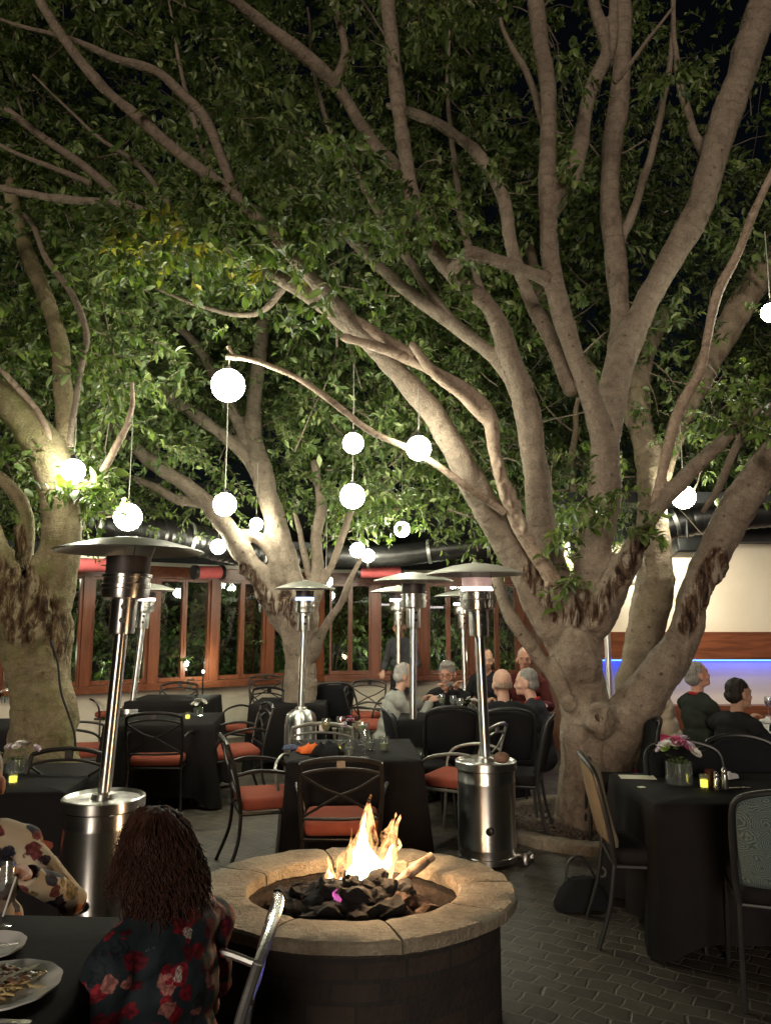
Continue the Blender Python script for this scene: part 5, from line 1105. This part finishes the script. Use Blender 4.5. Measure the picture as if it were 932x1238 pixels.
for a in [(235, 775, 12.3, 1.2, 200, 'bright green shrub behind the left windows'), (80, 740, 11.7, 1.1, 130, 'dark shrub behind the window beside the green lit trunk'), (148, 800, 11.9, .9, 130, 'low shrub behind the window near the pale domed heater'), (300, 790, 13.0, 1.0, 130, 'shrub behind the window left of the forked trunk'), (455, 770, 14.2, 1.3, 230, 'leafy shrub behind the middle windows'), (535, 770, 14.4, 1.2, 200, 'shrub behind the window between the distant heaters'), (400, 780, 14.2, 1.1, 130, 'dim shrub behind the first middle window'), (640, 780, 14.3, 1.2, 180, 'shrub behind the window left of the huge trunk'), (10, 790, 11.9, 1.0, 150, 'shrub behind the window at the left edge'), (585, 720, 14.6, 1.2, 170, 'tall shrub behind the window near the pink heater')]: shrub(*a)
M['lamp_white'] = emit('garden_lamp', (1, .95, .75), 9)
for px, py, Y, pw, lab in [(246, 812, 10.95, 10, 'small garden lamp at the foot of the bright green shrub'), (452, 790, 13.3, 9, 'small garden lamp behind the middle windows'), (537, 800, 13.4, 8, 'small garden lamp behind the window between distant heaters'), (72, 708, 10.4, 5, 'small white lamp behind the window beside the green lit trunk'), (640, 800, 13.4, 8, 'small garden lamp left of the huge trunk'), (140, 815, 10.8, 5, 'small garden lamp near the pale domed heater'), (15, 800, 10.9, 6, 'small garden lamp behind the window at the left edge')]:
    p = W(px, py, Y); t = thing('garden_lamp', lab, 'lamp', (p.x, p.y, 0), 0, 'garden lamps behind the windows')
    MB().tube([(0, 0, 0), (0, 0, p.z - .05)], .012, 6).build('lamp_post', M['black'], t); MB().ball((0, 0, p.z), .022, 10, 7).build('lamp_bulb', M['lamp_white'], t)
    l = bpy.data.lights.new('garden_light', 'POINT'); l.energy = pw; l.color = (.95, 1, .75); l.shadow_soft_size = .05; lo = bpy.data.objects.new('garden_light', l); COL.objects.link(lo); lo.location = p + Vector((0, .0, .09))
# ================================================================ people
def skin_mat(name, base):
    t = NT(name); v = t.coord(); n = t.noise(v, 30, 4); lip = t.attr('lip'); eye = t.attr('eye'); brow = t.attr('brow')
    c = t.ramp(n, [(.3, tuple(x * .88 for x in base)), (.7, tuple(x * 1.06 for x in base))]); c = t.mix(lip, c, (base[0] * .8, base[1] * .42, base[2] * .42)); c = t.mix(t.math('MULTIPLY', brow, .75), c, tuple(x * .3 for x in base)); c = t.mix(eye, c, (.02, .015, .012))
    t.bsdf(c, .62, 0, **{'Subsurface_Weight': .08, 'Subsurface_Scale': .02}); return t.mat
SK = {'pale': skin_mat('pale_skin', (.50, .29, .21)), 'ruddy': skin_mat('ruddy_skin', (.46, .23, .16)), 'tan': skin_mat('tan_skin', (.36, .20, .13))}
def hair_mat(name, base, rough=.62):
    t = NT(name); v = t.coord(scale=(60, 60, 9)); n = t.noise(v, 1.5, 4, .7, 1.0); t.bsdf(t.ramp(n, [(.3, tuple(x * .5 for x in base)), (.7, tuple(min(1, x * 1.35) for x in base))]), rough, 0, **{'Specular_IOR_Level': .22}); t.bump(n, .6, .006); return t.mat
HR = {'stubble': hair_mat('grey_stubble', (.30, .215, .165)), 'grey': hair_mat('grey_hair', (.23, .215, .195)), 'white': hair_mat('white_hair', (.38, .36, .33)), 'dark': hair_mat('dark_hair', (.018, .013, .010)), 'brown': hair_mat('auburn_hair', (.050, .020, .013)), 'blonde': hair_mat('long_brown_hair', (.15, .085, .045))}
def person(lab, px, z, rz, lean=8, yaw=0, nod=0, hands=None, skin='pale', shirt=None, trousers=None, hair=('short', 'grey'), beard=None, glasses=False, stand=False, scale=1.0, vox=.010, sleeve=1.0, hip_h=None, collar=None, fat=1.0, roll=0, legs=True, elbow_out=.5, drop=0.0, widen=1.0, HS=1.09, sm=3):
    g = gp(px, z, 1.0 if not stand else 1.2); t = thing('person', lab, 'person', (g.x, g.y, 0), R(rz), None, scale)
    hz = (.52 if not stand else .95) - drop
    hip = Vector((0, 0, hz)); RL = Matrix.Rotation(R(-lean), 3, 'X')
    T = lambda x, y, z_: hip + RL @ Vector((x, y, z_))
    HM = Matrix.Rotation(R(yaw), 3, 'Z') @ Matrix.Rotation(R(-nod), 3, 'X') @ Matrix.Rotation(R(roll), 3, 'Y'); ho = T(0, .03, .612)
    hp = lambda x, y, z_: ho + HM @ (Vector((x, y, z_)) * HS)
    wd = widen
    body, shr, trs = MB(), MB(), MB()
    def torso(b, e):
        b.ball(T(0, 0, .03), ((.165 + e) * fat * wd, (.125 + e) * fat, .12 + e), 16, 10, RL); b.ball(T(0, .01 * fat, .17), ((.155 + e) * fat * wd, (.122 + e) * fat, .15 + e), 16, 10, RL)
        b.ball(T(0, 0, .34), ((.17 + e) * wd, (.118 + e) * fat, .16 + e), 16, 10, RL); b.ball(T(0, -.015, .45), ((.185 + e) * wd, .092 + e, .085 + e), 16, 10, RL)
        for s in (-1, 1): b.tube([T(0, -.01, .505), T(.10 * s, -.012, .49), T(.175 * s * wd, -.015, .455)], [.058 + e, .055 + e, .058 + e], 12); b.ball(T(.18 * s * wd, -.012, .445), .062 + e, 12, 8)
    torso(body, 0); torso(shr, .016)
    body.tube([T(0, -.01, .47), T(0, .0, .55), hp(0, -.012, .03)], [.068, .055, .054], 12)
    # head
    for c, r_ in (((0, -.004, .125), (.076, .096, .096)), ((0, .04, .085), (.061, .058, .088)), ((0, .047, .022), (.049, .05, .036)), ((0, .082, .004), (.022, .018, .018)), ((0, .085, .122), (.050, .016, .012)), ((.045, .062, .065), (.022, .022, .02)), ((-.045, .062, .065), (.022, .022, .02)), ((0, .096, .034), (.024, .010, .0065)), ((0, .094, .021), (.021, .010, .0065))):
        body.ball(hp(*c), tuple(x * HS for x in r_), 16, 10, HM)
    body.tube([hp(0, .096, .108), hp(0, .108, .078), hp(0, .116, .060)], [.008, .010, .013], 8)
    for s in (-1, 1): body.ball(hp(.080 * s, -.002, .080), (.014, .024, .036), 10, 8, HM); body.ball(hp(.012 * s, .105, .058), .009, 8, 6); body.ball(hp(.031 * s, .083, .100), .0125, 8, 6)
    # arms
    HD = hands or ((-.20, .36, .78), (.20, .36, .78)); shoulder = [T(-.18 * wd, -.012, .445), T(.18 * wd, -.012, .445)]
    for si, s in enumerate((-1, 1)):
        sh = shoulder[si]; wr = Vector(HD[si]); d = wr - sh; L1, L2 = .285, .255; D = min(d.length, L1 + L2 - .005); wr = sh + d.normalized() * D
        a = (L1 * L1 - L2 * L2 + D * D) / (2 * D); hh = math.sqrt(max(0, L1 * L1 - a * a)); pole = Vector((s * elbow_out, -.35, -1)); dn = d.normalized(); pole = (pole - dn * pole.dot(dn)).normalized(); el = sh + dn * a + pole * hh
        body.tube([sh, sh.lerp(el, .5), el, el.lerp(wr, .35), wr], [.050, .046, .037, .039, .026], 12); body.ball(el, .038, 10, 8)
        ed = sleeve
        q = [sh, sh.lerp(el, .5), el, el.lerp(wr, .4), wr]; rr_ = [.066, .062, .056, .054, .042]
        if ed >= 1: shr.tube(q, rr_, 12); shr.ball(el, .056, 10, 8)
        else: shr.tube([sh, sh.lerp(el, .45), sh.lerp(el, .8)], [.068, .066, .068], 12)
        # hand: palm of fused rays, four bent fingers and a thumb
        fd = (wr - el).normalized(); fd = (fd + Vector((0, .12, -.10))).normalized(); latv = Vector((0, 0, 1)).cross(fd); latv = latv.normalized() if latv.length > .1 else Vector((1, 0, 0)); nrm = fd.cross(latv).normalized(); nrm = nrm if nrm.z < 0 else -nrm
        body.ball(wr + fd * .045, (.036, .036, .026), 10, 8)
        for k, (lx, ln) in enumerate(((-.030, .066), (-.010, .078), (.010, .074), (.029, .058))):
            b0 = wr + latv * lx * .55 + fd * .01; b1 = wr + latv * lx + fd * .085; b2 = b1 + (fd * .8 + nrm * .55).normalized() * ln * .5; b3 = b2 + (fd * .35 + nrm * .95).normalized() * ln * .45
            body.tube([b0, b1], [.014, .0125], 8); body.tube([b1, b2, b3], [.0115, .0105, .0085], 8); body.ball(b3, .0085, 8, 6); body.ball(b1, .0122, 8, 6)
        th0 = wr + fd * .02 + latv * (-s * .022); th1 = th0 + (fd * .7 - latv * s * .75 + nrm * .3).normalized() * .045; th2 = th1 + (fd * .9 - latv * s * .2 + nrm * .4).normalized() * .035
        body.tube([th0, th1, th2], [.015, .0125, .0095], 8); body.ball(th2, .0095, 8, 6)
    # legs
    for s in (-1, 1):
        if stand: kn, an = Vector((.10 * s, .04, .50)), Vector((.11 * s, .0 + .08 * s, .09))
        else: kn, an = Vector((.13 * s, .44, hz + .0)), Vector((.13 * s, .42, .09))
        h0 = Vector((.09 * s, 0, hz)); body.tube([h0, h0.lerp(kn, .5), kn, kn.lerp(an, .4), an], [.09, .078, .056, .054, .038], 12); body.ball(kn, .056, 10, 8)
        trs.tube([h0, h0.lerp(kn, .5), kn, kn.lerp(an, .4), an], [.112, .096, .074, .07, .062], 12); trs.ball(kn, .074, 10, 8)
        body.tube([an + Vector((0, -.03, -.05)), an + Vector((0, .13, -.06))], [.03, .026], 8)
        MB().rbox((an.x, an.y + .06, .045), (.095, .27, .088), .04).build('shoe', M['black'], t)
    trs.ball(hip, (.18 * fat, .145 * fat, .125), 14, 10)
    me = remesh(body, vox, 3); V = getv(me); inv = np.array(HM.transposed()); L = ((V - np.array(ho)) @ inv.T) / HS
    def blob(c, r_): return np.clip(1.6 - 1.3 * np.sqrt((((L - np.array(c)) / np.array(r_)) ** 2).sum(1)), 0, 1)
    fattr(me, 'lip', blob((0, .104, .028), (.025, .014, .011))); fattr(me, 'eye', np.maximum(blob((.031, .096, .101), (.012, .012, .0065)), blob((-.031, .096, .101), (.012, .012, .0065)))); fattr(me, 'brow', np.maximum(blob((.031, .098, .123), (.02, .016, .006)), blob((-.031, .098, .123), (.02, .016, .006))))
    link('body', me, SK[skin], t)
    def cloth(b, name, m, amp, seed):
        me = remesh(b, vox, sm); V = getv(me); N = getn(me); wr_ = np.array([noise.noise(Vector((float(p[0]) * 8 + seed, float(p[1]) * 8, float(p[2]) * 14))) for p in V]); w2_ = np.array([noise.noise(Vector((float(p[0]) * 22, float(p[1]) * 22 + seed, float(p[2]) * 18))) for p in V]); setv(me, V + N * (wr_ * amp + w2_ * amp * .35)[:, None]); return link(name, me, m, t)
    cloth(shr, 'shirt', shirt, .010 if sm < 9 else .016, px)
    if collar is not None:
        b = MB(); ring = []
        b.tube([T(.068 * math.cos(a), -.005 + .066 * math.sin(a), .545 - .015 * math.sin(a)) for a in [i * math.pi / 10 for i in range(20)]], .014, 8, closed=True); b.build('collar', collar, t)
    if legs: cloth(trs, 'trousers', trousers or M['trousers'], .008, px + 3)
    st, hc = hair; b = MB()
    if st == 'short': prim = [((0, -.016, .136), (.0795, .090, .090)), ((0, -.045, .085), (.077, .062, .066))]
    elif st == 'fringe': prim = [((0, -.028, .082), (.0785, .072, .034)), ((0, -.055, .10), (.066, .046, .042))]
    elif st == 'full': prim = [((0, -.012, .15), (.085, .098, .088)), ((0, -.045, .085), (.082, .064, .075)), ((0, .04, .195), (.06, .05, .03))]
    elif st == 'long': prim = [((0, -.015, .138), (.087, .096, .094)), ((0, -.05, .05), (.088, .062, .11)), ((.06, -.03, -.05), (.04, .055, .12)), ((-.06, -.03, -.05), (.04, .055, .12)), ((0, -.075, -.08), (.075, .04, .15))]
    elif st == 'curly': prim = [((0, -.015, .135), (.094, .100, .097)), ((0, -.045, .04), (.110, .080, .11)), ((.082, -.012, .03), (.036, .060, .095)), ((-.082, -.012, .03), (.036, .060, .095)), ((0, -.06, -.04), (.115, .058, .065))]
    if st:
        for c, r_ in prim: b.ball(hp(*c), tuple(x * HS for x in r_), 18, 12, HM)
        me = remesh(b, .008, 3); V = getv(me); N = getn(me); k = 2.2 if st == 'curly' else 1.0
        setv(me, V + N * (np.array([noise.fractal(Vector((float(p[0]) * 26, float(p[1]) * 26, float(p[2]) * 12)), 1, 2, 3) for p in V]) * .008 * k)[:, None])
        if st == 'curly':
            hb = MB(); hb.v = [tuple(v.co) for v in me.vertices]; hb.f = [list(p.vertices) for p in me.polygons]; hb.mi = [0] * len(hb.f); rg = random.Random(2); bpy.data.meshes.remove(me)
            for q in range(3200):                      # loose frizzy curls falling from the crown
                a = rg.uniform(0, 6.283); e = rg.uniform(-.35, 1.5)
                d = Vector((math.cos(a) * math.cos(e), math.sin(a) * math.cos(e), math.sin(e)))
                if d.y > .55 and d.z < .75: continue
                s0 = Vector((d.x * .093, -.018 + d.y * .098, .13 + d.z * .094)); ph, rr_, tn = rg.uniform(0, 6.28), rg.uniform(.003, .011), rg.uniform(8, 17) * rg.choice((-1, 1)); ln = rg.uniform(.12, .25); pts = []; fr_ = rg.uniform(.0, .022)
                for i in range(20):
                    u = i / 19; zz = s0.z - ln * max(0, u - .06); k_ = 1 + .42 * min(1, max(0, (.14 - zz) / .14)); flare = Vector((d.x, d.y * .9, 0)); flare = flare.normalized() if flare.length > .05 else Vector((0, -1, 0))
                    bs = max(math.hypot(s0.x, s0.y + .018), .04 + .06 * min(1, u * 2.2)) * k_ + fr_ * u; c = Vector((flare.x * bs, -.02 + flare.y * bs, zz)); amp = rr_ * (.25 + 1.1 * u * u); c += Vector((math.cos(ph + u * tn) * amp, math.sin(ph + u * tn) * amp, math.sin(ph * 2 + u * tn * .7) * amp * .5))
                    if zz < -.12: break
                    pts.append(hp(*c))
                if len(pts) > 4: hb.tube(pts, [.0015 * (1 - .4 * i / len(pts)) for i in range(len(pts))], 4)
            hb.build('hair', HR[hc], t, smooth=80)
        else: link('hair', me, HR[hc], t)
    if beard:
        b = MB()
        for c, r_ in (((0, .045, .012), (.058, .054, .046)), ((0, .075, -.012), (.036, .034, .036)), ((0, .10, .046), (.030, .012, .009))): b.ball(hp(*c), tuple(x * HS for x in r_), 14, 10, HM)
        me = remesh(b, .007, 2); V = getv(me); N = getn(me); setv(me, V + N * (nz(V, 30, 3) * .006)[:, None]); link('beard', me, HR[beard], t)
    if glasses:
        b = MB()
        for s in (-1, 1): b.tube([hp(.033 * s + .024 * math.cos(a), .113 + .0 * math.cos(a), .098 + .019 * math.sin(a)) for a in [i * math.pi / 8 for i in range(16)]], .0028, 6, closed=True); b.tube([hp(.058 * s, .110, .102), hp(.080 * s, .05, .102), hp(.080 * s, -.01, .095)], .0025, 6)
        b.tube([hp(-.010, .115, .10), hp(.010, .115, .10)], .0025, 6); b.build('glasses', M['black'], t)
    return t
def floral(name, ground, blooms, outline, sc=9, seed=0):
    t = NT(name); v0 = t.coord(); mp = t.n('ShaderNodeMapping'); mp.inputs['Location'].default_value = (seed, seed, 0); t.l(v0, mp.inputs[0]); v = mp.outputs[0]
    dn = t.n('ShaderNodeTexNoise'); dn.inputs['Scale'].default_value = 26; dn.inputs['Detail'].default_value = 3; t.l(v, dn.inputs['Vector']); wv = t.n('ShaderNodeVectorMath', operation='MULTIPLY_ADD'); t.l(dn.outputs['Color'], wv.inputs[0]); wv.inputs[1].default_value = (.045, .045, .045); t.l(v, wv.inputs[2])
    vo = t.vor(wv.outputs[0], sc); c = ground
    pick = t.n('ShaderNodeSeparateColor'); t.l(vo.outputs['Color'], pick.inputs[0])
    bc = t.ramp(pick.outputs[0], [(i / len(blooms), b) for i, b in enumerate(blooms)], 'CONSTANT')
    pet = t.vor(wv.outputs[0], sc * 3.4); bc = t.mix(t.ramp(pet.outputs['Distance'], [(.25, (0, 0, 0)), (.7, (.8, .8, .8))]), bc, t.mix(.75, bc, (0, 0, 0)))
    inside = t.ramp(vo.outputs['Distance'], [(.52, (1, 1, 1)), (.57, (0, 0, 0))]); on_ = t.ramp(pick.outputs[1], [(.12, (0, 0, 0)), (.13, (1, 1, 1))], 'CONSTANT')
    c = t.mix(t.math('MULTIPLY', inside, on_), ground, bc)
    v3 = t.vor(wv.outputs[0], sc * .62); p3 = t.n('ShaderNodeSeparateColor'); t.l(v3.outputs['Color'], p3.inputs[0])
    band = t.ramp(t.vor(wv.outputs[0], sc * 5, 'DISTANCE_TO_EDGE').outputs['Distance'], [(.05, (1, 1, 1)), (.12, (0, 0, 0))]); lf = t.ramp(v3.outputs['Distance'], [(.20, (1, 1, 1)), (.24, (0, 0, 0))])
    c = t.mix(t.math('MULTIPLY', t.math('MULTIPLY', lf, t.ramp(p3.outputs[2], [(.55, (0, 0, 0)), (.56, (1, 1, 1))], 'CONSTANT')), t.math('ADD', t.math('MULTIPLY', band, -.8), 1.0)), c, outline)
    t.bsdf(c, .75, 0, **{'Specular_IOR_Level': .25}); t.bump(t.noise(v, 18, 4), .35, .01); return t.mat
M['trousers'] = make_fabric('dark_trousers', (.018, .018, .022)); M['sweater_grey'] = make_fabric('grey_sweater', (.27, .27, .24), 300); M['shirt_black'] = make_fabric('black_shirt', (.014, .014, .015)); M['suit_dark'] = make_fabric('dark_suit', (.022, .022, .026)); M['sweater_green'] = make_fabric('dark_green_sweater', (.022, .026, .020)); M['sweater_beige'] = make_fabric('beige_sweater', (.48, .40, .29), 300); M['red_shirt'] = make_fabric('red_collar', (.35, .03, .03)); M['waiter'] = make_fabric('charcoal_uniform', (.045, .045, .048)); M['pink_skirt'] = make_fabric('pink_skirt', (.55, .06, .14)); M['maroon'] = make_fabric('maroon_shirt', (.08, .02, .018))
M['floral_red'] = floral('dark_floral_blouse', (.018, .026, .034), [(.24, .010, .022), (.13, .008, .018), (.30, .02, .035), (.018, .026, .034), (.42, .17, .15), (.20, .010, .024)], (.52, .48, .44), 19)
M['floral_cream'] = floral('cream_floral_shirt', (.46, .38, .27), [(.05, .03, .04), (.50, .20, .09), (.03, .03, .05), (.20, .05, .05), (.03, .03, .06), (.30, .22, .10)], (.035, .03, .05), 14, 3.3)
# facing: 0 = away from the camera, 90 = left, -90 = right, 180 = towards the camera
person('woman with curly auburn hair in a dark red floral blouse, seated at the near left', 212, 2.26, 60, 6, 34, 4, ((-.12, .30, .50), (.12, .30, .50)), 'pale', M['floral_red'], None, ('curly', 'brown'), vox=.007, sleeve=.5, drop=.20, scale=1.0, HS=.93, sm=12, widen=1.08)
person('man in a cream floral shirt cut by the left edge, seated across the near table', -31, 2.95, -150, 4, -8, 2, ((-.17, .30, .80), (.22, .27, .80)), 'ruddy', M['floral_cream'], None, ('short', 'white'), vox=.007, elbow_out=1.1, drop=.14, fat=1.15, scale=1.0)
person('white haired man in a grey sweater seated left of the dining table', 468, 8.15, -76, 14, -10, 6, ((-.10, .42, .84), (.10, .44, .84)), 'pale', M['sweater_grey'], None, ('short', 'white'), collar=M['shirt_black'], fat=1.15, drop=.10)
person('bearded man with grey hair and glasses facing the camera at the dining table', 541, 8.75, 176, 10, -14, 8, ((.02, .36, .93), (-.08, .34, .96)), 'ruddy', M['shirt_black'], None, ('full', 'grey'), 'grey', True, drop=.12)
person('bald man in a black shirt with his back to the camera', 611, 6.95, 10, 6, 6, 0, ((-.24, .26, .74), (.18, .36, .80)), 'pale', M['shirt_black'], None, ('fringe', 'stubble'), fat=1.2, sleeve=.5, widen=1.12, elbow_out=.9, drop=.11)
person('grey haired man in a dark suit facing left behind the bald man', 652, 7.45, 66, 8, 8, 4, ((-.10, .40, .80), (.14, .38, .80)), 'pale', M['suit_dark'], None, ('short', 'grey'), collar=M['red_shirt'], fat=1.1, drop=.13)
person('ruddy man facing the camera between the bald man and the huge trunk', 635, 8.9, 168, 4, 0, 2, None, 'ruddy', M['maroon'], None, ('short', 'grey'), drop=-.02)
person('dark haired diner glimpsed behind the bald man', 592, 9.4, 150, 8, 30, 6, None, 'tan', M['shirt_black'], None, ('short', 'dark'))
person('waiter in charcoal standing behind the middle heater poles', 487, 10.9, 150, 6, 10, 12, ((-.18, .25, 1.0), (.2, .22, 1.02)), 'tan', M['waiter'], None, ('short', 'dark'), stand=True, scale=.97)
person('girl with long brown hair in a beige sweater behind the big right limb', 808, 7.75, 78, 14, 4, 0, ((-.16, .42, .88), (.10, .42, .92)), 'pale', M['sweater_beige'], M['pink_skirt'], ('long', 'blonde'), scale=.95)
person('older man in a dark sweater looking up to the right before the blue niche', 845, 7.1, -76, -2, -4, -14, ((-.12, .34, .80), (.16, .34, .80)), 'ruddy', M['sweater_green'], None, ('short', 'grey'), collar=M['red_shirt'], fat=1.12, drop=.04)
person('young man with short dark hair in black facing right before the blue niche', 880, 6.65, -62, 10, -16, 0, ((-.14, .40, .80), (.14, .40, .80)), 'tan', M['shirt_black'], None, ('short', 'dark'), widen=1.05, drop=.16)
# ================================================================ render settings
SC.render.engine = 'CYCLES'; SC.view_settings.view_transform = 'Standard'; SC.view_settings.look = 'None'; SC.view_settings.exposure = 0.66; SC.view_settings.gamma = 1.0
cy = SC.cycles; cy.use_denoising = True; cy.denoiser = 'OPENIMAGEDENOISE'; cy.max_bounces = 7; cy.diffuse_bounces = 3; cy.glossy_bounces = 3; cy.transmission_bounces = 5; cy.transparent_max_bounces = 8; cy.sample_clamp_indirect = 4; cy.sample_clamp_direct = 0; cy.use_light_tree = True; cy.caustics_reflective = False; cy.caustics_refractive = False
print('all', round(time.time() - T0, 1))
